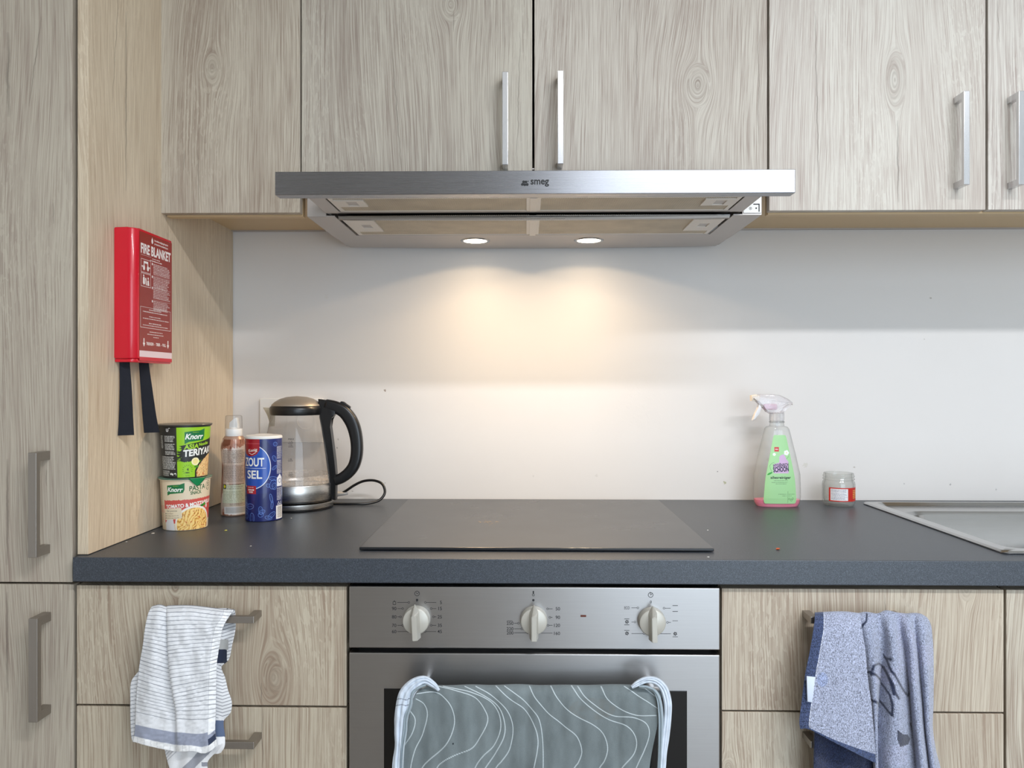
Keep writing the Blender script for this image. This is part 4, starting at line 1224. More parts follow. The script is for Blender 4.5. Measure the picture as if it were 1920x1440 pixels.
c.rect(-39, 94, -15, 110, (170, 24, 44)); c.smalltext(-35, 96.5, -20, 98, 2, WH, 3); c.text('IODIUM', -27, 102, 3.4, WH, w=15); c.text('IODE', -27, 106.5, 3.2, WH, w=10)
W2 = (226, 230, 240)
c.smalltext(28, 16, 46, 42, 2.0, W2, 201, .75); c.smalltext(28, 44, 46, 72, 2.0, W2, 202, .75); c.rect(28, 80, 46, 97, W2); c.poly([(28, 80), (46, 80), (37, 72)], W2)
c.ell(37, 86, 5.5, 4.5, (60, 80, 140), ring=1.2); c.smalltext(28, 100, 46, 126, 2.0, W2, 203, .75)
for x in (33, 41): c.line([(x, 128), (x+3.2, 134), (x-3.2, 134), (x, 128)], .9, W2)
c.rect(26, 136, 50, 163, (240, 240, 240))
for i in range(16): c.rect(29, 138+i*1.45, 46, 138.7+i*1.45, (30, 30, 40), .9)
wrap_print('canister_print', c, TX, TY, ta, lambda t: RT, z+.1660, z+.0010, salt, printed('salt_print', .32, .3))

# ================================================================== kettle
KX, KY = -.530, -.131
kb = thing('kettle_base', 'round steel and black power base under the glass kettle, black cord behind', 'kettle base', (KX, KY, .9))
bm = B(); lathe(bm, [(0, .9003), (.0795, .9003), (.0805, .9015), (.0805, .9045), (.0795, .905), (0, .905)], KX, KY, 80); obj('foot', bm, M['black_plastic'], kb, 40)
bm = B(); lathe(bm, [(0, .9052), (.0808, .9052), (.0813, .906), (.0805, .9155), (.0785, .9168), (0, .9168)], KX, KY, 80); obj('base_ring', bm, M['steel_kettle'], kb, 40)
# cord loop to the right and behind
bm = B()
cp_ = [at(612, 946, -.100), at(640, 951.5, -.105), at(668, 952.5, -.105), at(690, 949, -.098), at(711, 938, -.085), at(721.5, 924, -.074), at(717, 908, -.066), at(702, 901, -.060), at(682, 902, -.054), at(664, 910, -.050), at(646, 922, -.046), at(630, 930, -.044)]
for p in cp_[:4]: p.z = max(p.z, .9040)
cp_[1].z = cp_[2].z = .9038; cp_[3].z = .9040
tube(bm, cp_, .0031, 10, 90); obj('power_cord', bm, M['black_plastic'], kb, True)
bm = B(); tube(bm, [at(624, 926, -.046), at(636, 926, -.046), at(645, 925.5, -.046), at(652, 925, -.046)], [.0058, .0056, .0044, .0034], 14)
obj('cord_sleeve', bm, plain('sleeve_grey', (176, 174, 172), .4), kb, True)
kt = thing('electric_kettle', 'glass electric kettle with steel band, black handle and domed lid', 'kettle', (KX, KY, .917))
ztk = .9185
bm = B(); lathe(bm, [(0, ztk), (.079, ztk), (.0800, ztk+.001), (.0800, ztk+.003), (0, ztk+.003)], KX, KY, 80); obj('underside', bm, M['black_plastic'], kt, 40)
bm = B(); lathe(bm, [(0, ztk+.0032), (.0798, ztk+.0032), (.0805, ztk+.0045), (.0800, .955), (.0792, .9566), (.0740, .9570), (.072, .952), (0, .952)], KX, KY, 96); obj('steel_band', bm, M['steel_kettle'], kt, 40)
M['kglass'] = clear('kettle_glass', (.90, .885, .875), .07, .07, (.93, .91, .89, 1))
gp = [(.0788, .9572), (.0785, .965), (.0775, .978), (.0755, .996), (.0722, 1.020), (.0690, 1.040), (.0655, 1.060), (.0618, 1.080), (.0585, 1.098), (.0560, 1.1105)]
bm = B(); lathe(bm, gp, KX, KY, 96); obj('glass_body', bm, M['kglass'], kt, True)
# limescale on the bottom
m_, nt_, b_ = mat_new('limescale'); k_ = N(nt_)
b_.inputs['Base Color'].default_value = srgb(232, 224, 212); b_.inputs['Roughness'].default_value = .6
nt_.links.new(k_.math('MULTIPLY_ADD', k_.noise(k_.coord(), 70.0, 4.0, .7), 1.2, -.30, clamp=True), b_.inputs['Alpha'])
bm = B(); lathe(bm, [(.0775, .9575), (.0772, .9590), (0, .9590)], KX, KY, 64); lathe(bm, [(.0776, .959), (.0768, .968), (.0758, .976)], KX, KY, 64)
obj('limescale', bm, m_, kt, True, label='whitish limescale ring on the kettle bottom')
# black rim and domed lid
bm = B(); lathe(bm, [(.0545, 1.1085), (.0570, 1.1085), (.0585, 1.1120), (.0590, 1.1200), (.0580, 1.1265), (.0530, 1.1300), (.040, 1.131), (0, 1.131)], KX, KY, 80); rim = obj('lid_rim', bm, M['black_plastic'], kt, 50)
bm = B(); lathe(bm, [(.0555, 1.1288), (.0545, 1.1315), (.0480, 1.1375), (.0370, 1.1440), (.0220, 1.1485), (0, 1.1505)], KX, KY, 80); obj('lid', bm, plain('lid_taupe_metal', (168, 158, 146), .45, metal=.6), kt, 50)
# spout
bm = B()
sp = []
for i in range(9):
    t = i/8
    zz_ = 1.0820 + .0420*t; tip = .0600 + .0165*t**1.6
    half = (.5-.34*t) if False else .30*(1-.25*t)
    rb_ = float(np.interp(zz_, [g[1] for g in gp], [g[0] for g in gp]))-.001
    row = []
    for j in range(9):
        s_ = (j/8-.5)*2
        a = math.pi + s_*half
        R = rb_ + (tip-rb_)*(1-abs(s_)**1.5)*(1 if tip > rb_ else 0)
        row.append(bm.verts.new((KX+R*math.cos(a), KY+R*math.sin(a), zz_)))
    sp.append(row)
for a_, b_ in zip(sp, sp[1:]):
    for j in range(8): bm.faces.new((a_[j], a_[j+1], b_[j+1], b_[j]))
so2 = obj('spout', bm, clear('spout_plastic', (.86, .84, .76), .08, .35, (.86, .83, .74, 1)), kt, True)
md = so2.modifiers.new('t', 'SOLIDIFY'); md.thickness = .0018
# handle: outline in the plane parallel to the wall
def kp(px, py): p = at(px, py, KY); return (p.x, p.z)
outer = [(598, 747), (618, 749.5), (640, 755), (656, 766), (668, 782), (676.5, 802), (680.5, 826), (681, 850), (678, 870), (670, 886), (658, 898), (644, 906), (632, 910.5), (630, 918), (631, 937), (622, 936)]
glass_side = [(619.5, 905), (616, 880), (612, 850), (608, 822), (604.5, 800), (601, 782), (599.5, 772), (602, 762)]
inner = [(623, 782.5), (619.8, 788), (620.5, 800), (624, 830), (628, 862), (631, 890), (637, 889), (649, 880), (655, 870), (658.5, 850), (658.5, 828), (655, 806), (648, 791), (637, 783.5), (630, 781.5)]
def smooth_loop(P, n):
    Q = P + [P[0]]
    return [tuple(q) for q in catmull(Q, n)][:-1]
# build as two solids: the strap along the glass and the grip
strip_pts = [kp(*p) for p in ([(598, 748), (616, 750.5), (630, 755), (634, 768), (627, 780), (620.5, 786), (621, 800), (625, 830), (629, 862), (631.5, 890), (631, 937), (622, 936)] + glass_side)]
bm = B(); prism(bm, strip_pts, lambda a, b, d: (a, KY+d, b), -.0105, .0105, .0028)
hd = obj('handle', bm, M['black_plastic'], kt, 40)
bm = B()
# grip: swept section from lid hinge round to the foot of the strip
cl = [((611, 758), 10), ((628, 763), 11.5), ((644, 771), 12), ((656, 785), 12.5), ((664.5, 804), 12.2), ((669, 828), 11.5), ((669, 852), 11.2), ((664, 872), 10.8), ((654, 886), 10.5), ((641, 896), 10), ((629, 901), 9.5)]
pts = catmull([(*kp(*p), w) for p, w in cl], 44)
prev = None
for i, q in enumerate(pts):
    a = np.array(pts[max(i-1, 0)][:2]); b = np.array(pts[min(i+1, 43)][:2]); d = (b-a)/np.linalg.norm(b-a); nr = np.array([-d[1], d[0]])
    w = q[2]*1.72/1440; tt = .0112
    ring = []
    for j in range(20):
        t = 2*math.pi*j/20; cs, sn = math.cos(t), math.sin(t)
        ex = math.copysign(abs(cs)**.62, cs)*w; ey = math.copysign(abs(sn)**.62, sn)*tt
        ring.append(bm.verts.new((q[0]+nr[0]*ex, KY+ey, q[1]+nr[1]*ex)))
    if prev:
        for j in range(20): bm.faces.new((prev[j], prev[(j+1) % 20], ring[(j+1) % 20], ring[j]))
    else: bm.faces.new(ring[::-1])
    prev = ring
bm.faces.new(prev)
gr = obj('grip', bm, M['black_plastic'], hd, True)
q0, q1 = kp(638, 755), kp(656, 767)
bm = B(); prism(bm, [kp(637, 757), kp(640, 752.5), (kp(644, 753.0)), kp(657, 762.5), kp(656, 768), kp(650, 768)], lambda a, b, d: (a, KY+d, b), -.006, .006, .001)
obj('lid_button', bm, M['black_matte'], hd)
# fill marks on the glass
bm = B(); fk = facing(KX, KY)
def gl(x, zq):
    """x metres along the glass from the point facing the camera, zq height"""
    R = float(np.interp(zq, [g[1] for g in gp], [g[0] for g in gp]))+.0003
    a = fk + x/R
    return (KX+R*math.cos(a), KY+R*math.sin(a), zq)
# pixel position on the front of the glass -> arc position
def gpos(px, py):
    for _ in range(1):
        zq = at(px, py, KY-.075).z
    R = float(np.interp(zq, [g[1] for g in gp], [g[0] for g in gp]))
    best = None
    for i in range(-60, 61):
        a = i/60*1.2; P_ = (KX+R*math.cos(fk+a), KY+R*math.sin(fk+a))
        dx, dy = P_[0]-CX, P_[1]-CY
        dep = -_s*dx + _c*dy; X_ = 960+F*(_c*dx+_s*dy)/dep
        if best is None or abs(X_-px) < best[0]: best = (abs(X_-px), a*R)
    return best[1], zq
for s, px, py, h in (('MAX', 546, 824, 3.4), ('1.7L', 545.5, 828.8, 3.0), ('1.5L', 545.5, 835.3, 3.0), ('1.0L', 545, 861.5, 3.0), ('0.5L', 545, 886.6, 3.0), ('MIN', 545, 892.3, 3.2)):
    x_, z_ = gpos(px, py); text_mesh(bm, s, gl, x_, z_, h*.00118, bold=.0)
for py in (831.5, 838.5, 864.5, 889.6):
    x_, z_ = gpos(545, py)
    bm.faces.new([bm.verts.new(gl(x_+a, z_+b)) for a, b in ((-.0052, -.0004), (.0052, -.0004), (.0052, .0003), (-.0052, .0003))])
obj('fill_marks', bm, M['black_print'], kt, label='litre scale printed in black on the glass')

# ================================================================== socket behind the kettle
so_ = thing('wall_socket', 'white double wall socket half hidden behind the glass kettle', 'socket', (-.575, 0, 1.09))
p0 = at(487, 747, -.008); p1 = at(606, 830, -.008)
bm = B(); box(bm, p0.x, p1.x, -.0095, -.0005, p1.z, p0.z, .0022, 3); obj('cover_plate', bm, M['white_plastic'], so_, 40)
for i in (0, 1):
    cx_ = p0.x + (.27+.46*i)*(p1.x-p0.x); cz_ = (p0.z+p1.z)/2
    bm = B()
    seg = 40; rings = []
    for r, y in ((.0235, -.0098), (.0205, -.0100), (.0195, -.0060), (0, -.0060)):
        rings.append([bm.verts.new((cx_+r*math.cos(2*math.pi*k/seg), y, cz_+r*math.sin(2*math.pi*k/seg))) for k in range(seg)] if r > 0 else [bm.verts.new((cx_, y, cz_))])
    for a_, b_ in zip(rings, rings[1:]):
        for k in range(seg):
            if len(b_) == 1: bm.faces.new((a_[k], a_[(k+1) % seg], b_[0]))
            else: bm.faces.new((a_[k], a_[(k+1) % seg], b_[(k+1) % seg], b_[k]))
    obj('socket_well', bm, M['white_plastic'], so_, 40)

# ================================================================== spray bottle
BX, BY = .558, -.088
bt = thing('spray_bottle', 'clear trigger spray bottle with a light green label and pink liquid', 'spray bottle', (BX, BY, .9))
# half widths from the outline, half depth along y
def bz(py): return CZ-(py-720)*1.763/1440
sec = [(950, 33, .020), (947, 38, .0225), (940, 41.5, .0245), (930, 42.8, .0255), (915, 42.8, .0258), (888, 42, .0256), (870, 38, .0248), (850, 33.5, .0235), (830, 28.5, .022), (812, 24, .0205), (803, 21.5, .0195), (799.5, 18.5, .0180), (798, 13, .0135), (791, 12.2, .0125), (788, 12.2, .0125)]
PXM = 1.763/1440
def oval(w, d, n=56, e=.72):
    out = []
    for k in range(n):
        t = 2*math.pi*k/n; cs, sn = math.cos(t), math.sin(t)
        out.append((math.copysign(abs(cs)**e, cs)*w, math.copysign(abs(sn)**e, sn)*d))
    return out
def loft(secs, cap0=True, cap1=False, shrink=0.0):
    bm = B(); prev = None
    for (zq, w, d) in secs:
        ring = [bm.verts.new((BX+x, BY+y, zq)) for x, y in oval(w-shrink, d-shrink)]
        if prev:
            for k in range(len(ring)): bm.faces.new((prev[k], prev[(k+1) % 56], ring[(k+1) % 56], ring[k]))
        elif cap0: bm.faces.new(ring[::-1])
        prev = ring
    if cap1: bm.faces.new(prev)
    return bm
S_ = [(max(bz(p)-.0012 if False else bz(p), .9004), w*PXM, d) for p, w, d in sec]
z0_ = S_[0][0]; S_ = [(.9004+(zq-z0_)*(S_[-1][0]-.9004)/(S_[-1][0]-z0_), w, d) for zq, w, d in S_]
obj('bottle_body', loft(S_), clear('clear_plastic', (.93, .94, .935), .07, .09, (.88, .89, .88, 1)), bt, 60)
# liquid
zliq = bz(934)
liq = [q for q in S_ if q[0] < zliq]
w_ = np.interp(zliq, [q[0] for q in S_], [q[1] for q in S_]); d_ = np.interp(zliq, [q[0] for q in S_], [q[2] for q in S_])
m_, nt_, b_ = mat_new('pink_liquid')
b_.inputs['Base Color'].default_value = srgb(246, 128, 158); b_.inputs['Roughness'].default_value = .15; b_.inputs['Subsurface Weight'].default_value = .3
b_.inputs['Subsurface Radius'].default_value = (.02, .01, .01)
obj('pink_liquid', loft([(q[0]+.0008 if i == 0 else q[0], q[1], q[2]) for i, q in enumerate(liq)] + [(zliq, w_, d_)], True, True, .0012), m_, bt, 60)
# label wrapped on the front
c = Canvas(70, 130, .34, (150, 226, 148), x0=-35)
lab_top, lab_bot = bz(814), bz(940)
hgt = (lab_top-lab_bot)*1000
c = Canvas(78, hgt, .34, (168, 218, 156), x0=-39)
def Q(px, py): return ((px-1452)*PXM*1000, (lab_top-bz(py))*1000)
def qp(*P): return [Q(*p) for p in P]
def T(s, px, py, h, w, col, **kw): x_, y_ = Q(px, py); c.text(s, x_, y_, h*PXM*1000, col, w=w*PXM*1000, **kw)
x_, y_ = Q(1445.7, 840.2); c.rect(x_-5, y_-5, x_+5, y_+5, (206, 22, 36)); c.text('HEMA', x_, y_, 2.1, WH, w=7)
x_, y_ = Q(1441.3, 849.5); c.ell(x_, y_, 3.3, 3.3, WH)
x_, y_ = Q(1463.5, 846.5)
for a in range(5): c.ell(x_+3.2*math.cos(a*1.257), y_+3.2*math.sin(a*1.257), 2.9, 2.9, WH)
c.ell(x_, y_, 1.2, 1.2, (230, 220, 120))
c.poly(qp((1450, 854), (1453, 851), (1458, 849), (1461, 853), (1463, 858), (1467, 863), (1467, 884), (1440, 884), (1439, 868), (1450, 864)), (212, 178, 214))
DK = (36, 20, 62)
T('HYGIËNISCH', 1453, 868.6, 7.4, 28, DK, bold=.035, rot=.07); T('SCHOON', 1453, 876.8, 9.5, 28.5, DK, bold=.045, rot=.07)
T('allesreiniger', 1452.5, 892.4, 6.2, 37, (16, 50, 30), bold=.03)
for py, a, b in ((897, 1440, 1466), (900.5, 1436, 1470), (903, 1443, 1463)):
    x0_, y0_ = Q(a, py); x1_, _ = Q(b, py); c.smalltext(x0_, y0_, x1_, y0_+2.2, 2.2, (30, 70, 44), int(py), .8)
x_, y_ = Q(1433, 884.5); P_ = [(x_+6*math.cos(t)*.9-1.6*math.sin(t), y_+3*math.sin(t)-2*math.cos(t)) for t in np.linspace(0, 6.28, 24)]; c.poly(P_, (40, 160, 50))
c.line(qp((1437, 882), (1434, 876), (1433, 870), (1437, 865.5), (1441, 864)), .5, (40, 120, 50)); c.line(qp((1463, 858), (1467, 854), (1467, 852)), .6, (40, 140, 50))
c.line(qp((1465.5, 917), (1465.5, 938)), .5, (60, 110, 70)); 
for (a, b, py) in ((1448, 1464, 922), (1455, 1464, 925), (1467, 1480, 922), (1467, 1474, 925)): x0_, y0_ = Q(a, py); x1_, _ = Q(b, py); c.smalltext(x0_, y0_, x1_, y0_+2, 2, (50, 100, 60), a, .8)
for (a, b) in ((1468.5, 931), (1472, 933.5), (1474.5, 930.5)): x_, y_ = Q(a, b); c.ell(x_, y_, 2.3, 2.3, (50, 110, 60), ring=.6)
A = c.grid(); ny, nx = A.shape[:2]
def halfw(py): return np.interp(py, [814, 818, 850, 890, 905, 932, 938, 940], [10, 12, 18.5, 26.5, 28, 30, 29, 27])*PXM
P = np.zeros((ny, nx, 3))
Z = np.linspace(lab_top, lab_bot, ny)
zs_ = [q[0] for q in S_]
AA = np.zeros((ny, nx, 3))
for j, zq in enumerate(Z):
    py = 720+(CZ-zq)*1440/1.763
    hw = halfw(py); w = np.interp(zq, zs_, [q[1] for q in S_])+.0004; d = np.interp(zq, zs_, [q[2] for q in S_])+.0004
    xs = np.linspace(-hw, hw, nx)
    yy = d*np.clip(1-(np.abs(xs)/w)**(2/.72), 0, 1)**(.72/2)
    P[j, :, 0] = BX+xs; P[j, :, 1] = BY-yy-.0002; P[j, :, 2] = zq
    # sample the canvas at the true place
    ix = np.clip(((xs*1000-c.x0)/c.w*(nx-1)), 0, nx-1); i0 = ix.astype(int); i1 = np.minimum(i0+1, nx-1); fr = (ix-i0)[:, None]
    AA[j] = A[j, i0]*(1-fr)+A[j, i1]*fr
link('bottle_label', grid_mesh('bottle_label', P, AA), printed('bottle_print', .4), bt, label='light green printed label')
# neck ring, ribbed collar, trigger head
zn = bz(789)
tr_m = clear('frosted_plastic', (.95, .94, .95), .08, .22, (.93, .91, .93, 1))
bm = B(); lathe(bm, [(.0140, zn-.004), (.0170, zn-.003), (.0172, zn-.001), (.0145, zn+.0004), (.0140, zn+.001)], BX, BY, 40); obj('neck_ring', bm, clear('neck_plastic', (.80, .81, .81), .1, .15, (.7, .7, .7, 1)), bt, 40)
bm = B(); seg = 60
z1_, z2_ = zn+.001, bz(774)
A_ = []
for zq in (z1_, z2_):
    A_.append([bm.verts.new((BX+(.0155+(.0008 if k % 2 else 0))*math.cos(2*math.pi*k/seg), BY+(.0155+(.0008 if k % 2 else 0))*math.sin(2*math.pi*k/seg), zq)) for k in range(seg)])
for k in range(seg): bm.faces.new((A_[0][k], A_[0][(k+1) % seg], A_[1][(k+1) % seg], A_[1][k]))
bm.faces.new(A_[1]); obj('collar', bm, clear('collar_plastic', (.88, .87, .87), .1, .35, (.86, .85, .85, 1)), bt)
def bp(px, py): return ((px-1452)*PXM+BX, bz(py))
head = [(1437, 775), (1436, 770), (1423, 763), (1419, 752), (1404.5, 748.5), (1404, 742.5), (1420, 739), (1440, 739), (1457, 741), (1470, 747), (1479, 754), (1480, 759), (1474, 758), (1466, 763), (1462, 770), (1462, 775)]
bm = B(); prism(bm, [bp(*p) for p in head], lambda a, b, d: (a, BY+d, b), -.011, .011, .004, seg=3)
hd_ = obj('spray_head', bm, tr_m, bt, 50)
bm = B(); prism(bm, [bp(*p) for p in ((1404, 751.5), (1403.5, 741.5), (1412, 739.5), (1419, 741), (1419, 750), (1412, 752))], lambda a, b, d: (a, BY+d, b), -.0085, .0085, .002)
obj('nozzle', bm, plain('nozzle_cream', (240, 230, 214), .4), hd_, 50)
bm = B(); prism(bm, [bp(*p) for p in ((1418, 757), (1423, 762), (1422, 768), (1418, 776), (1411, 786), (1406, 787.5), (1407, 784), (1412, 776), (1415, 767))], lambda a, b, d: (a, BY+d, b), -.006, .006, .0018)
obj('trigger', bm, plain('trigger_white', (238, 236, 236), .4), hd_, 50)
bm = B(); box(bm, bp(1427, 765)[0], bp(1452, 765)[0], BY-.006, BY+.006, bp(1430, 768)[1], bp(1430, 757)[1], .003, 3)
obj('pump_piston', bm, plain('piston_pink', (226, 186, 206), .4), hd_, 50)
bm = B(); tube(bm, [(BX, BY, zn+.006), (BX+.001, BY, 1.0), (BX-.004, BY, .912)], .0022, 10, 16); obj('dip_tube', bm, tr_m, bt, True)

# ================================================================== empty jar
JX, JY = .7020, -.078
jar = thing('glass_jar', 'small open empty glass jar with a red and white label', 'jar', (JX, JY, .9))
jz = .9003; R = .0352
jp = [(0, jz+.003), (.020, jz+.0028), (.029, jz), (.0325, jz+.002), (.0350, jz+.007), (R, jz+.012), (R, jz+.048), (.0345, jz+.053), (.0322, jz+.0575), (.0318, jz+.0585), (.0340, jz+.0595), (.0343, jz+.0615), (.0325, jz+.0630), (.0325, jz+.0650), (.0338, jz+.0660), (.0338, jz+.0680), (.0325, jz+.0695), (.0325, jz+.0720), (.0318, jz+.0740), (.0300, jz+.0745), (.0290, jz+.073), (.0290, jz+.062), (.0300, jz+.056), (.0325, jz+.048), (.0328, jz+.014), (.030, jz+.008), (0, jz+.0055)]
bm = B(); lathe(bm, jp, JX, JY, 72); obj('jar_glass', bm, clear('jar_glass', (.93, .935, .925), .07, .06, (.86, .87, .85, 1)), jar, 60)
ja = facing(JX, JY)
c = Canvas(84, 31, .34, (196, 40, 28), x0=-22)
c.rect(-18, 2.6, 20, 28.6, (238, 238, 240))
for k_i, (y0, y1) in enumerate(((4, 12), (12.5, 20), (20.5, 27.5))): c.smalltext(-16.5, y0, 18.5, y1, 1.9, (70, 84, 130), 301+k_i, .75)
c.smalltext(34, 6, 54, 26, 4, (240, 210, 90), 310, .8)
wrap_print('jar_label', c, JX, JY, ja+.02, lambda t: R, jz+.0435, jz+.0125, jar, printed('jar_print', .45), off=.0003, label='red label with a white block of small print')

# ================================================================== crumbs
def crumb(px, py, s, col, label, group=None, cat='crumb'):
    p = atZ(px, py, .9006 if not (675 < px < 1335) or py > 1031 else .9066)
    bm = B(); bmesh.ops.create_icosphere(bm, subdivisions=2, radius=1.0)
    rng_ = random.Random(int(px*7+py))
    off = [rng_.uniform(.65, 1.15) for _ in bm.verts]
    for v_, o_ in zip(bm.verts, off): v_.co = Vector((v_.co.x*s*1.5*o_, v_.co.y*s*o_, v_.co.z*s*.45*o_))
    mn_ = min(v_.co.z for v_ in bm.verts)
    rot_ = Matrix.Rotation(rng_.uniform(0, 3), 3, 'Z')
    for v_ in bm.verts: v_.co = rot_ @ v_.co + Vector((p.x, p.y, p.z-mn_-.0005))
    o = obj('crumb', bm, plain('crumb_%d_%d_%d' % col, col, .6), None, True)
    return tag(o, label, cat, group)
crumb(1458.5, 1030, .0032, (190, 84, 40), 'orange food crumb on the worktop between hob and sink')
crumb(423.5, 995, .0024, (196, 190, 90), 'yellow-green crumb on the worktop in front of the spray can')
crumb(287, 1000.5, .0026, (196, 188, 176), 'pale crumb on the worktop left of the lower noodle cup')
crumb(1327, 994, .0013, (235, 235, 235), 'tiny white crumb on the worktop just right of the hob')
crumb(1328, 1044.5, .0013, (235, 235, 235), 'tiny white crumb on the worktop edge below the right hob corner')
crumb(546, 971.5, .0014, (205, 200, 192), 'tiny pale crumb on the worktop in front of the kettle')
crumb(470, 1024, .0014, (205, 200, 192), 'tiny pale crumb on the worktop, nearest the front edge below the salt')
crumb(237, 1016, .0014, (205, 200, 192), 'tiny pale crumb at the foot of the oak side panel')

# food stain on the hob
rng = random.Random(3)
def spl():
    bm = B(); c0 = at(915, 979, 0)
    for i in range(22):
        px = 915+rng.gauss(0, 9); py = 979+rng.gauss(0, 1.6)
        p = atZ(px, py, .9064); r = rng.uniform(.0006, .0022)
        disc(bm, lambda a, b: (a, b, .90635), p.x, p.y, r, 8)
    o = obj('dried_spill', bm, plain('spill', (168, 150, 128), .7), hb); o['kind'] = 'stuff'; return o
spl()
# ================================================================== towels
def spline_grid(rows, nu, nv, Pex=None):
    """rows of control points (same count) -> (nv,nu,k) grid by Catmull-Rom both ways"""
    R = [np.array(catmull(r, nu)) for r in rows]
    G = np.array([np.array(catmull([R[i][j] for i in range(len(R))], nv)) for j in range(nu)])
    return G.transpose(1, 0, 2)
def sheet(name, rows, conv, nu, nv, colour, mat, parent, thick=.0022, ripple=None, label=None):
    G = spline_grid(rows, nu, nv)
    CXg, CYg, Yg = G[..., 0], G[..., 1], G[..., 2]
    U, V = np.meshgrid(np.linspace(0, len(rows[0])-1, nu), np.linspace(0, len(rows)-1, nv))
    if ripple is not None: Yg = Yg + ripple(CXg, CYg, U, V)
    PX, PY = conv(CXg, CYg)
    a = (PX-960.0)/F; b = -(PY-720.0)/F
    r0 = a*_c-_s; r1 = a*_s+_c
    t = (Yg-CY)/r1
    P = np.stack([CX+r0*t, Yg, CZ+b*t], -1)
    A = np.zeros(P.shape); A[:] = colour(CXg, CYg, U, V)
    o = link(name, grid_mesh(name, P, A), mat, parent, label=label)
    md = o.modifiers.new('cloth_thickness', 'SOLIDIFY'); md.thickness = thick; md.offset = 0
    return o
def paint(shape, base):
    A = np.zeros(shape+(3,)); A[:] = lin(base); return A
def blend(A, m, col, a=1.0):
    w = (np.asarray(m, float)*a)[..., None]; return A*(1-w)+np.array(lin(col))*w
def seglines(X, Y, P, wd):
    D = np.full(X.shape, 1e9)
    for (xa, ya), (xb, yb) in zip(P, P[1:]):
        dx, dy = xb-xa, yb-ya; L = dx*dx+dy*dy+1e-9
        t = np.clip(((X-xa)*dx+(Y-ya)*dy)/L, 0, 1)
        D = np.minimum(D, (X-xa-t*dx)**2+(Y-ya-t*dy)**2)
    return np.clip(1.3-np.sqrt(D)/(wd/2), 0, 1)
def band_rows(cl, n=7, bulge=.004):
    """centre line points (x,y,width,Y) -> control rows across"""
    C = [np.array(p, float) for p in cl]; rows = []
    for i, p in enumerate(C):
        d = C[min(i+1, len(C)-1)][:2]-C[max(i-1, 0)][:2]; d /= np.linalg.norm(d); nr = np.array([-d[1], d[0]])
        row = []
        for j in range(n):
            s_ = (j/(n-1)-.5)*2
            row.append((p[0]+nr[0]*s_*p[2]/2, p[1]+nr[1]*s_*p[2]/2, p[3]-bulge*math.sqrt(max(0, 1-s_*s_))))
        rows.append(row)
    return rows
def cloth_mat(name, weave=1400.0, rough=.85, bmp=.35, dist=.0005):
    m, nt, b = mat_new(name)
    a = nt.nodes.new('ShaderNodeAttribute'); a.attribute_name = 'print'
    k = N(nt); c = k.coord()
    n = k.noise(c, weave, 2.0); n2 = k.noise(c, weave*.16, 3.0)
    f = k.math('MULTIPLY_ADD', n, .34, .83)
    g = nt.nodes.new('ShaderNodeVectorMath'); g.operation = 'SCALE'; nt.links.new(a.outputs['Color'], g.inputs[0]); nt.links.new(f, g.inputs['Scale'])
    nt.links.new(g.outputs[0], b.inputs['Base Color'])
    b.inputs['Roughness'].default_value = rough; b.inputs['Sheen Weight'].default_value = .25; b.inputs['Specular IOR Level'].default_value = .15
    k.bump(k.math('ADD', n, k.math('MULTIPLY', n2, 1.2)), bmp, dist, b)
    return m
def terry_mat():
    m, nt, b = mat_new('terry_cloth')
    a = nt.nodes.new('ShaderNodeAttribute'); a.attribute_name = 'print'
    k = N(nt); c = k.coord()
    n = k.noise(c, 620.0, 3.0, .7); n2 = k.noise(k.scale(c, (900, 900, 380)), 1.0, 2.0, .6)
    h = k.math('MULTIPLY_ADD', n, .5, k.math('MULTIPLY', n2, .5))
    f = k.math('MULTIPLY_ADD', h, 5.4, -1.75)
    f = k.math('MAXIMUM', f, .34); f = k.math('MINIMUM', f, 1.5)
    g = nt.nodes.new('ShaderNodeVectorMath'); g.operation = 'SCALE'; nt.links.new(a.outputs['Color'], g.inputs[0]); nt.links.new(f, g.inputs['Scale'])
    nt.links.new(g.outputs[0], b.inputs['Base Color'])
    b.inputs['Roughness'].default_value = .95; b.inputs['Sheen Weight'].default_value = .4; b.inputs['Specular IOR Level'].default_value = .1
    k.bump(h, .9, .0022, b)
    return m

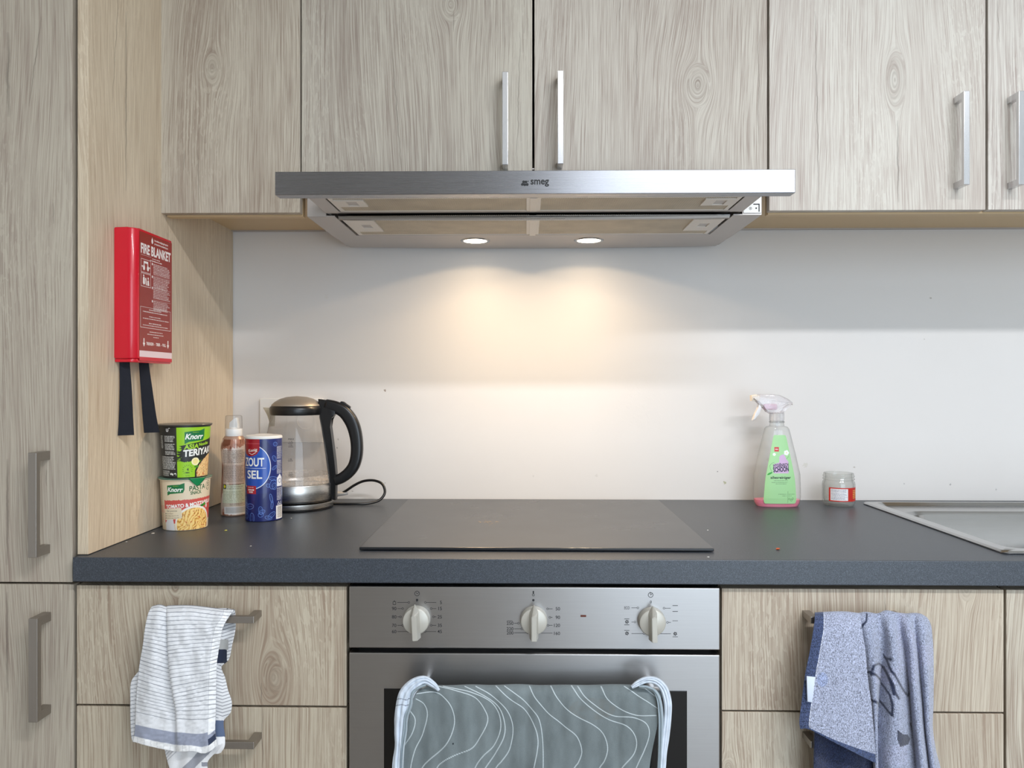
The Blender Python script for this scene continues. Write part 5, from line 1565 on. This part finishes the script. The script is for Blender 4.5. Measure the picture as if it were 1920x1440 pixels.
# ------------------------------------------------------------------ striped tea towel on the upper left drawer
cv = lambda x, y: (220+x/4.363, 1110+y/4.363)
M['tea'] = cloth_mat('striped_cotton', 1500.0)
tt = thing('tea_towel', 'white cotton tea towel with thin dark stripes, on the drawer handle', 'towel', (-.57, -.66, .70))
Yc = -.6585
R1 = [(283, 124), (345, 111), (405, 127), (425, 119), (600, 117), (790, 138), (870, 148), (950, 150)]
R = [[(x, y+46, -.6435) for x, y in R1], [(x, y+8, -.6475) for x, y in R1], [(x, y, -.6555) for x, y in R1]]
def yy(vals, x, base): return base
fold = [0, -.004, .0015, -.006, -.004, -.001, -.001, .003]
def row(pts, Y, fs=1.0): return [(x, y, Y+fold[i]*fs) for i, (x, y) in enumerate(pts)]
R += [row([(255, 178), (330, 178), (408, 190), (424, 188), (600, 182), (770, 200), (850, 206), (908, 210)], -.6650, .7),
      row([(228, 300), (320, 310), (410, 322), (426, 316), (600, 308), (742, 302), (800, 292), (862, 292)], -.6685, 1),
      row([(212, 430), (310, 452), (413, 480), (430, 468), (600, 450), (722, 440), (768, 438), (838, 422)], -.6690, 1.3),
      row([(182, 610), (300, 650), (426, 684), (444, 662), (600, 640), (702, 628), (750, 620), (812, 600)], -.6690, 1.5),
      row([(163, 790), (300, 832), (452, 868), (470, 850), (600, 822), (692, 802), (745, 790), (808, 788)], -.6695, 1.5),
      row([(155, 930), (300, 964), (472, 1004), (490, 985), (600, 986), (690, 982), (742, 980), (805, 968)], -.6700, 1.3),
      row([(147, 1120), (290, 1152), (462, 1182), (500, 1186), (600, 1196), (680, 1200), (738, 1186), (800, 1142)], -.6705, 1.2),
      row([(131, 1222), (275, 1262), (450, 1298), (520, 1304), (620, 1300), (690, 1318), (752, 1306), (815, 1256)], -.6700, 1.4)]
smean = [60, 100, 112, 188, 306, 450, 640, 825, 975, 1168, 1285]
NAVY = (58, 66, 86)
def col_front(X, Y, U, V):
    s_ = np.interp(V, range(len(smean)), smean)
    A = paint(X.shape, (224, 225, 228))
    k_ = (s_/31.5) % 1.0
    st = np.clip(1.25-np.abs(k_-.5)/.085, 0, 1)*(s_ < 1040)
    A = blend(A, st, NAVY, .85)
    A = blend(A, (s_ > 1126) & (s_ < 1226), (140, 146, 166), .9)
    hem = U > 6.03
    A = np.where((hem & (s_ < 1150))[..., None], blend(paint(X.shape, (242, 243, 245)), st, (38, 46, 66), 1), A)
    A = blend(A, hem & (s_ > 1182) & (s_ < 1246), (56, 64, 86))
    A = blend(A, (np.abs(U-6.03) < .03) & (s_ < 1180), (120, 124, 136), .6)
    A = blend(A, s_ >= 1232, (238, 238, 238))
    A = blend(A, (s_ >= 1232) & (np.sin(X*.12) > .93), (190, 190, 194), .5)
    return A
def rip1(X, Y, U, V):
    return .0020*np.sin(X*.03+Y*.004)*np.clip((V-3)/3, 0, 1) + .0035*(vnoise(X*.018, Y*.010, 4)-.5) + .0012*(vnoise(X*.05+Y*.03, Y*.05, 14)-.5)
sheet('front_fold', R, cv, 190, 380, col_front, M['tea'], tt, .0020, rip1)
def col_back(X, Y, U, V):
    A = paint(X.shape, (224, 225, 228))
    d_ = (Y+.30*np.abs(X-860))/27.0
    st = np.clip(1.3-np.abs((d_ % 1.0)-.5)/.10, 0, 1)*(Y < 1030)
    A = blend(A, st, (38, 46, 66), .95)
    A = blend(A, (Y > 385) & (Y < 470) & (X < 912), (168, 168, 166)); A = blend(A, (Y >= 470) & (Y < 585) & (X < 900), (40, 46, 64))  # grey patch paints in the fold's shadow; the navy band is cloth colour
    A = blend(A, (Y > 1048) & (Y < 1182), (92, 106, 134)); A = blend(A, Y >= 1182, (238, 238, 240))
    return A
rows = [[(800, 135, -.6420), (880, 134, -.6420), (960, 146, -.6410)], [(810, 180, -.6400), (900, 190, -.6380), (966, 190, -.6385)], [(800, 250, -.640), (905, 255, -.6375), (968, 250, -.6400)], [(800, 330, -.646), (900, 330, -.6420), (962, 325, -.6440)],
        [(790, 430, -.652), (870, 430, -.6450), (938, 432, -.6480)], [(780, 560, -.656), (850, 560, -.650), (912, 548, -.6520)], [(770, 620, -.658), (820, 620, -.656), (852, 612, -.6560)],
        [(770, 700, -.658), (830, 700, -.657), (882, 700, -.6540)], [(770, 800, -.659), (840, 800, -.660), (905, 800, -.6550)], [(770, 900, -.660), (850, 900, -.661), (936, 898, -.6560)], [(770, 975, -.660), (850, 980, -.660), (926, 985, -.6560)],
        [(770, 1050, -.660), (830, 1050, -.661), (870, 1055, -.6570)], [(770, 1180, -.660), (830, 1185, -.662), (880, 1182, -.6570)], [(775, 1260, -.660), (830, 1262, -.662), (876, 1262, -.6570)], [(780, 1320, -.658), (820, 1320, -.659), (845, 1312, -.6560)]]
sheet('back_fold', rows, cv, 130, 420, col_back, M['tea'], tt, .0020)
rows = [[(172, 650, -.658), (230, 650, -.660), (300, 650, -.661)], [(114, 740, -.655), (220, 740, -.660), (300, 740, -.661)], [(108, 900, -.654), (220, 900, -.660), (300, 900, -.661)], [(110, 1060, -.654), (220, 1060, -.660), (300, 1060, -.661)], [(117, 1180, -.656), (220, 1180, -.660), (300, 1190, -.661)], [(130, 1226, -.658), (220, 1230, -.660), (300, 1240, -.661)]]
sheet('side_fold', rows, cv, 30, 160, lambda X, Y, U, V: blend(paint(X.shape, (232, 233, 236)), np.clip(1.3-np.abs(((Y/32+.2*X/32) % 1.0)-.5)/.09, 0, 1)*(Y < 1190), (70, 78, 98), .85), M['tea'], tt, .0020)
def col_low(X, Y, U, V):
    A = paint(X.shape, (226, 226, 228))
    q = (Y-1290)+(X-400)*1.05
    for a in (12, 42, 72, 100): A = blend(A, np.clip(1.3-np.abs(q-a)/3.2, 0, 1), (80, 86, 104), .8)
    A = blend(A, (q > 290) & (q < 395), (150, 152, 160)); A = blend(A, (X > 690) & (Y > 1390) & (Y < 1425), (70, 78, 100), .7)
    return A
rows = [[(385, 1270, -.660), (600, 1275, -.664), (860, 1245, -.661)], [(397, 1320, -.660), (590, 1320, -.665), (820, 1300, -.661)], [(412, 1380, -.660), (590, 1385, -.664), (745, 1375, -.661)], [(430, 1445, -.660), (590, 1450, -.665), (738, 1440, -.661)], [(452, 1560, -.660), (590, 1560, -.666), (730, 1560, -.661)], [(480, 1700, -.659), (600, 1720, -.662), (715, 1690, -.660)]]
sheet('hanging_end', rows, cv, 90, 120, col_low, M['tea'], tt, .0020, lambda X, Y, U, V: .0018*np.sin(X*.05+Y*.01))

# ------------------------------------------------------------------ blue terry towel on the right drawer unit
cb = lambda x, y: (1470+x/4.5, 1120+y/4.5)
M['terry'] = terry_mat()
M['terry_hem'] = cloth_mat('navy_hem', 900.0, .9, .6, .0008)
bt2 = thing('bath_towel', 'blue and white terry towel with navy hem, on the right drawer handle', 'towel', (.53, -.665, .70))
BASE = (156, 163, 186)
def body_rows():
    X = [[610, 690, 790, 865, 950, 1030, 1090, 1150, 1200], [625, 705, 812, 885, 968, 1040, 1098, 1162, 1225], [640, 720, 830, 900, 985, 1050, 1105, 1170, 1238], [665, 740, 832, 925, 1015, 1075, 1125, 1180, 1248], [700, 760, 815, 920, 1045, 1090, 1150, 1200, 1250],
         [725, 770, 798, 930, 1060, 1110, 1170, 1210, 1248], [745, 775, 788, 940, 1075, 1130, 1190, 1215, 1243], [760, 778, 785, 930, 1095, 1150, 1210, 1240, 1272], [770, 785, 800, 930, 1105, 1170, 1230, 1270, 1322], [785, 800, 830, 940, 1110, 1180, 1240, 1290, 1345], [800, 830, 870, 960, 1110, 1190, 1250, 1300, 1360]]
    Yc_ = [148, 205, 300, 450, 700, 900, 1100, 1300, 1500, 1750, 2000]
    top = [152, 138, 150, 126, 142, 150, 147, 152, 180]
    dep = [.004, -.002, .007, -.006, .006, -.005, .004, -.004, .008]
    rows = [[(x, y+60, -.6405) for x, y in zip(X[0], top)], [(x, y+10, -.6450) for x, y in zip(X[0], top)], [(x, y, -.6560) for x, y in zip(X[0], top)]]
    for i in range(1, len(X)):
        am = min(2.0, .45+i*.34); yb_ = -.6665 if i == 1 else -.6730
        rows.append([(x, Yc_[i]+(20 if j in (8,) and i < 2 else 0), yb_+dep[j]*am) for j, x in enumerate(X[i])])
    return rows
lines = [[(695, 150), (690, 200), (650, 268)], [(700, 672), (704, 632), (736, 626), (742, 650)], [(745, 612), (750, 572), (790, 555), (822, 580), (815, 625)], [(735, 622), (800, 690), (860, 760), (900, 820), (918, 900), (915, 990)],
         [(830, 570), (880, 640), (915, 730), (930, 800), (958, 852)], [(845, 480), (880, 530), (910, 620), (950, 700), (1000, 790), (1035, 828), (1052, 790)], [(868, 512), (910, 525), (905, 515)], [(725, 850), (760, 870), (792, 902)], [(805, 858), (850, 910), (915, 992)], [(668, 340), (682, 410)], [(1055, 1060), (1082, 1142)], [(788, 1070), (800, 1095)], [(855, 590), (900, 690), (925, 820)]]
heart = [(950, 1115), (990, 1150), (1030, 1150), (1052, 1195), (1035, 1235), (968, 1258), (945, 1190)]
def col_body(X, Y, U, V):
    A = paint(X.shape, BASE)
    A = blend(A, vnoise(X*.01, Y*.006, 3) > .62, (166, 170, 196), .6)
    front = V > 1.9
    for L_ in lines: A = blend(A, seglines(X, Y, L_, 21)*front, (34, 42, 68))
    m = np.zeros(X.shape, bool); n = len(heart)
    for i in range(n):
        (xa_, ya_), (xb_, yb_) = heart[i], heart[(i+1) % n]
        if ya_ == yb_: continue
        m ^= ((ya_ > Y) != (yb_ > Y)) & (X < (xb_-xa_)*(Y-ya_)/(yb_-ya_)+xa_)
    return blend(A, m, (34, 42, 68))
sheet('towel_body', body_rows(), cb, 240, 420, col_body, M['terry'], bt2, .0045, lambda X, Y, U, V: .0018*(vnoise(X*.03, Y*.01, 7)-.5))
def fl(pts, Y, d=(0.002, -.001, -.003, .001)): return [(x, y, Y+d[i]) for i, (x, y) in enumerate(pts)]
top = [(262, 146), (335, 142), (500, 138), (640, 152)]
rows = [[(x, y+60, -.6405) for x, y in top], [(x, y+10, -.6450) for x, y in top], fl(top, -.6590),
        fl([(250, 255), (332, 260), (500, 262), (650, 262)], -.6745), fl([(218, 450), (300, 450), (480, 452), (680, 450)], -.6800), fl([(178, 650), (264, 660), (470, 690), (702, 690)], -.6825),
        fl([(148, 880), (230, 880), (440, 930), (733, 915)], -.6840), fl([(130, 1035), (208, 1050), (430, 1125), (752, 1130)], -.6850), fl([(136, 1104), (218, 1112), (445, 1232), (770, 1396)], -.6850)]
def col_flap(X, Y, U, V):
    A = paint(X.shape, (164, 170, 192))
    A = blend(A, seglines(X, Y, [(640, 262), (655, 262)], 6), (60, 70, 100))
    A = blend(A, (U < 1) , (70, 82, 116)); A = blend(A, (U < 1) & (np.sin(Y*.17) > .86), (48, 58, 88), .7)
    A = blend(A, (V > 7.72) & (U >= 0), (66, 80, 116)); A = blend(A, (V > 7.72) & (np.sin((X+Y)*.13) > .9), (46, 56, 86), .6)
    A = blend(A, (U < 1.03) & (U > .99) & (V < 7.7), (212, 216, 230), .8)
    A = blend(A, ((X-320)/45)**2+((Y-690)/60)**2 < 1, (150, 168, 214), .5)
    return A
sheet('front_flap', rows, cb, 200, 380, col_flap, M['terry'], bt2, .0045, lambda X, Y, U, V: .0012*(vnoise(X*.02, Y*.01, 9)-.5))
rows = [[(258, 1000, -.6600), (450, 1000, -.6620), (640, 1000, -.6620), (775, 1000, -.6620)], [(256, 1120, -.6600), (450, 1120, -.6620), (640, 1120, -.6620), (775, 1120, -.6620)], [(252, 1300, -.6600), (450, 1300, -.663), (640, 1300, -.6620), (775, 1300, -.6620)], [(250, 1450, -.6600), (450, 1450, -.663), (640, 1450, -.6640), (790, 1450, -.6630)], [(246, 1750, -.6600), (450, 1750, -.663), (640, 1750, -.664), (810, 1750, -.664)], [(244, 1950, -.6600), (450, 1950, -.663), (640, 1950, -.664), (830, 1950, -.664)]]
sheet('reverse_side', rows, cb, 110, 200, lambda X, Y, U, V: paint(X.shape, (40, 49, 78)), M['terry'], bt2, .0040, lambda X, Y, U, V: .003*np.sin(X*.02))
tag_pts = [cb(190, 664), cb(262, 672), cb(238, 886), cb(196, 880)]
bm = B(); prism(bm, [(at(*p, -.6905).x, at(*p, -.6905).z) for p in tag_pts], lambda a, b, d: (a, -.6905+d, b), -.0012, .0012, .0008)
obj('care_tag', bm, plain('tag_white', (206, 216, 234), .6), bt2, 40, label='small blank white care tag')

# ------------------------------------------------------------------ grey towel on the oven handle
cg = lambda x, y: (720+x/3.4286, 1250+y/3.4286)
M['grey_cloth'] = cloth_mat('grey_cotton', 1100.0)
gt = thing('kitchen_towel', 'grey-green kitchen towel with thin white wavy lines, on the oven handle', 'towel', (0, -.69, .68))
def ctop(x): return 122+3*math.sin(x*.021)+2*math.sin(x*.05)
xs = [300, 420, 560, 700, 860, 1000, 1160, 1320, 1480, 1620]
def spread(x0, x1, y, Y, amp, ph=0.0, sag=0.0):
    out = []
    for i in range(10):
        t = i/9
        out.append((x0+(x1-x0)*t, y+sag*math.sin(math.pi*t), Y+amp*math.sin(i*2.1+ph)))
    return out
rows = [[(x, ctop(x)+75, -.6640) for x in xs], [(x, ctop(x)+16, -.6660) for x in xs], [(x, ctop(x), -.6770) for x in xs], [(215+(1775-215)*i/9, 165, -.6875) for i in range(10)],
        spread(178, 1772, 235, -.6905, .0006), spread(160, 1768, 330, -.6915, .0013), spread(128, 1742, 450, -.6920, .0020), spread(100, 1705, 651, -.6925, .0030), spread(85, 1690, 900, -.6925, .0040), spread(80, 1690, 1200, -.6925, .005)]
polys = [[(190, 175), (330, 165), (400, 210), (445, 290), (450, 380), (400, 500), (300, 590), (245, 651), (200, 760)], [(205, 205), (260, 240), (280, 310), (250, 430), (200, 530), (172, 651), (165, 760)], [(165, 275), (200, 340), (180, 430), (130, 510), (112, 560)],
    [(350, 130), (480, 160), (590, 200), (650, 280), (665, 350), (620, 450), (560, 525), (450, 570), (380, 610), (340, 651), (300, 760)], [(380, 130), (560, 165), (680, 220), (740, 300), (750, 400), (710, 500), (640, 570), (585, 651), (560, 760)],
    [(520, 130), (650, 190), (740, 260), (775, 360), (770, 450), (720, 550), (650, 651), (600, 760)], [(590, 130), (700, 190), (790, 280), (830, 390), (810, 520), (760, 600), (720, 651), (680, 760)], [(720, 128), (800, 200), (900, 270), (960, 360), (990, 480), (965, 651), (940, 760)],
    [(775, 128), (880, 200), (960, 280), (1000, 350), (1020, 480), (1022, 651), (1010, 760)], [(935, 128), (980, 210), (1060, 300), (1160, 380), (1240, 450), (1272, 540), (1250, 610), (1220, 651), (1160, 760)], [(1072, 128), (1120, 210), (1210, 300), (1340, 370), (1410, 430), (1438, 520), (1420, 600), (1385, 651), (1330, 760)],
    [(1205, 126), (1260, 200), (1350, 280), (1450, 340), (1560, 380), (1620, 460), (1610, 550), (1530, 651), (1470, 760)], [(1245, 130), (1300, 200), (1390, 270), (1480, 315), (1600, 325), (1680, 360), (1705, 430), (1670, 540), (1620, 651), (1570, 760)],
    [(1395, 130), (1440, 210), (1520, 270), (1620, 310), (1750, 312)], [(1545, 130), (1640, 190), (1765, 270)], [(1660, 130), (1790, 222)]]
polys = [(p + [(p[-1][0]-50, 880), (p[-1][0]-20, 1010), (p[-1][0]+70, 1120), (p[-1][0]+50, 1260)] if p[-1][1] == 760 else p) for p in polys]
polys = [[tuple(q) for q in catmull(p, 8*len(p))] for p in polys]
def col_grey(X, Y, U, V):
    A = paint(X.shape, (112, 121, 123))
    n = vnoise(X*.012, Y*.006, 5)
    A = A*(0.80+.26*n+.14*vnoise(X*.05, Y*.02, 12))[..., None]
    A = blend(A, (((X-1340)/150)**2+((Y-270)/70)**2 < 1)*vnoise(X*.03, Y*.03, 8), (112, 108, 100), .35)
    for L_ in polys: A = blend(A, seglines(X, Y, L_, 5.0)*(V > 1.9), (214, 224, 228), .9)
    A = blend(A, (X-443)**2+(Y-493)**2 < 30, (30, 34, 40))
    return A
def rip3(X, Y, U, V):
    return (.0011*np.sin(X*.055+2*vnoise(X*.004, Y*.004, 2))*np.clip((V-2.5), 0, 1) + .0022*(vnoise(X*.011, Y*.004, 3)-.5))
sheet('front_panel', rows, cg, 520, 330, col_grey, M['grey_cloth'], gt, .0024, rip3)
def col_band(X, Y, U, V):
    A = paint(X.shape, (206, 216, 228))
    A = A*(.88+.2*vnoise(X*.03, Y*.03, 4))[..., None]
    for u_ in (2.1, 4.4): A = blend(A, np.clip(1.2-np.abs(U-u_)/.08, 0, 1), (96, 108, 128), .7)
    for y_ in (208, 246): A = blend(A, (np.abs(Y-y_-4*np.sin(X*.1)) < 2.6) & (X < 300), (84, 92, 112), .8)
    return A
wr = lambda X, Y, U, V: .0022*(vnoise(X*.05, Y*.018, 6)-.5)+.0012*np.sin(U*2.2+V*.6)
sheet('turned_hem', band_rows([(352, 152, 12, -.690), (318, 118, 34, -.6905), (262, 88, 50, -.689), (200, 112, 72, -.690), (145, 178, 92, -.693), (118, 285, 88, -.695), (104, 400, 72, -.6955), (98, 520, 58, -.696), (86, 651, 66, -.696), (90, 900, 56, -.696), (84, 1150, 58, -.696)], 9, .0028), cg, 60, 300, col_band, M['tea'], gt, .0022, wr, label='pale blue-white turned hem')
def col_edge(X, Y, U, V):
    A = paint(X.shape, (150, 164, 172)); A = blend(A, np.abs(U-.5) < .18, (206, 214, 220), .8)
    return blend(A, np.clip(1.2-np.abs(U-2.9)/.25, 0, 1), (96, 110, 122), .7)
sheet('folded_edge', band_rows([(268, 118, 8, -.6935), (215, 140, 14, -.6945), (180, 180, 18, -.6955), (168, 250, 20, -.697), (142, 330, 20, -.698), (134, 420, 22, -.6985), (118, 520, 22, -.699), (112, 651, 20, -.699), (108, 900, 22, -.699)], 5, .0016), cg, 30, 220, col_edge, M['grey_cloth'], gt, .0018, wr, label='grey folded edge')
sheet('turned_hem', band_rows([(1592, 132, 12, -.690), (1628, 108, 32, -.6905), (1685, 84, 36, -.689), (1748, 92, 40, -.690), (1798, 140, 44, -.692), (1822, 225, 46, -.694), (1822, 320, 44, -.695), (1808, 450, 46, -.6955), (1796, 560, 38, -.696), (1788, 700, 42, -.696), (1784, 900, 38, -.696), (1780, 1150, 40, -.696)], 9, .0026), cg, 50, 300, col_band, M['tea'], gt, .0022, wr, label='pale blue-white turned hem')
sheet('folded_edge', band_rows([(1640, 128, 10, -.692), (1690, 132, 16, -.6925), (1740, 158, 20, -.694), (1768, 220, 26, -.6955), (1780, 330, 28, -.6965), (1778, 450, 24, -.697), (1774, 560, 20, -.6975), (1768, 700, 22, -.698), (1764, 900, 20, -.698)], 5, .0016), cg, 30, 220, col_edge, M['grey_cloth'], gt, .0018, wr, label='grey folded edge')
# back of the towel behind the handle
rows = [[(x, ctop(x)+14, -.6655) for x in xs], [(x, 250, -.6600) for x in xs], [(x, 500, -.6590) for x in xs], [(x, 900, -.6580) for x in xs]]
sheet('back_panel', rows, cg, 60, 40, lambda X, Y, U, V: paint(X.shape, (112, 121, 123)), M['grey_cloth'], gt, .002)
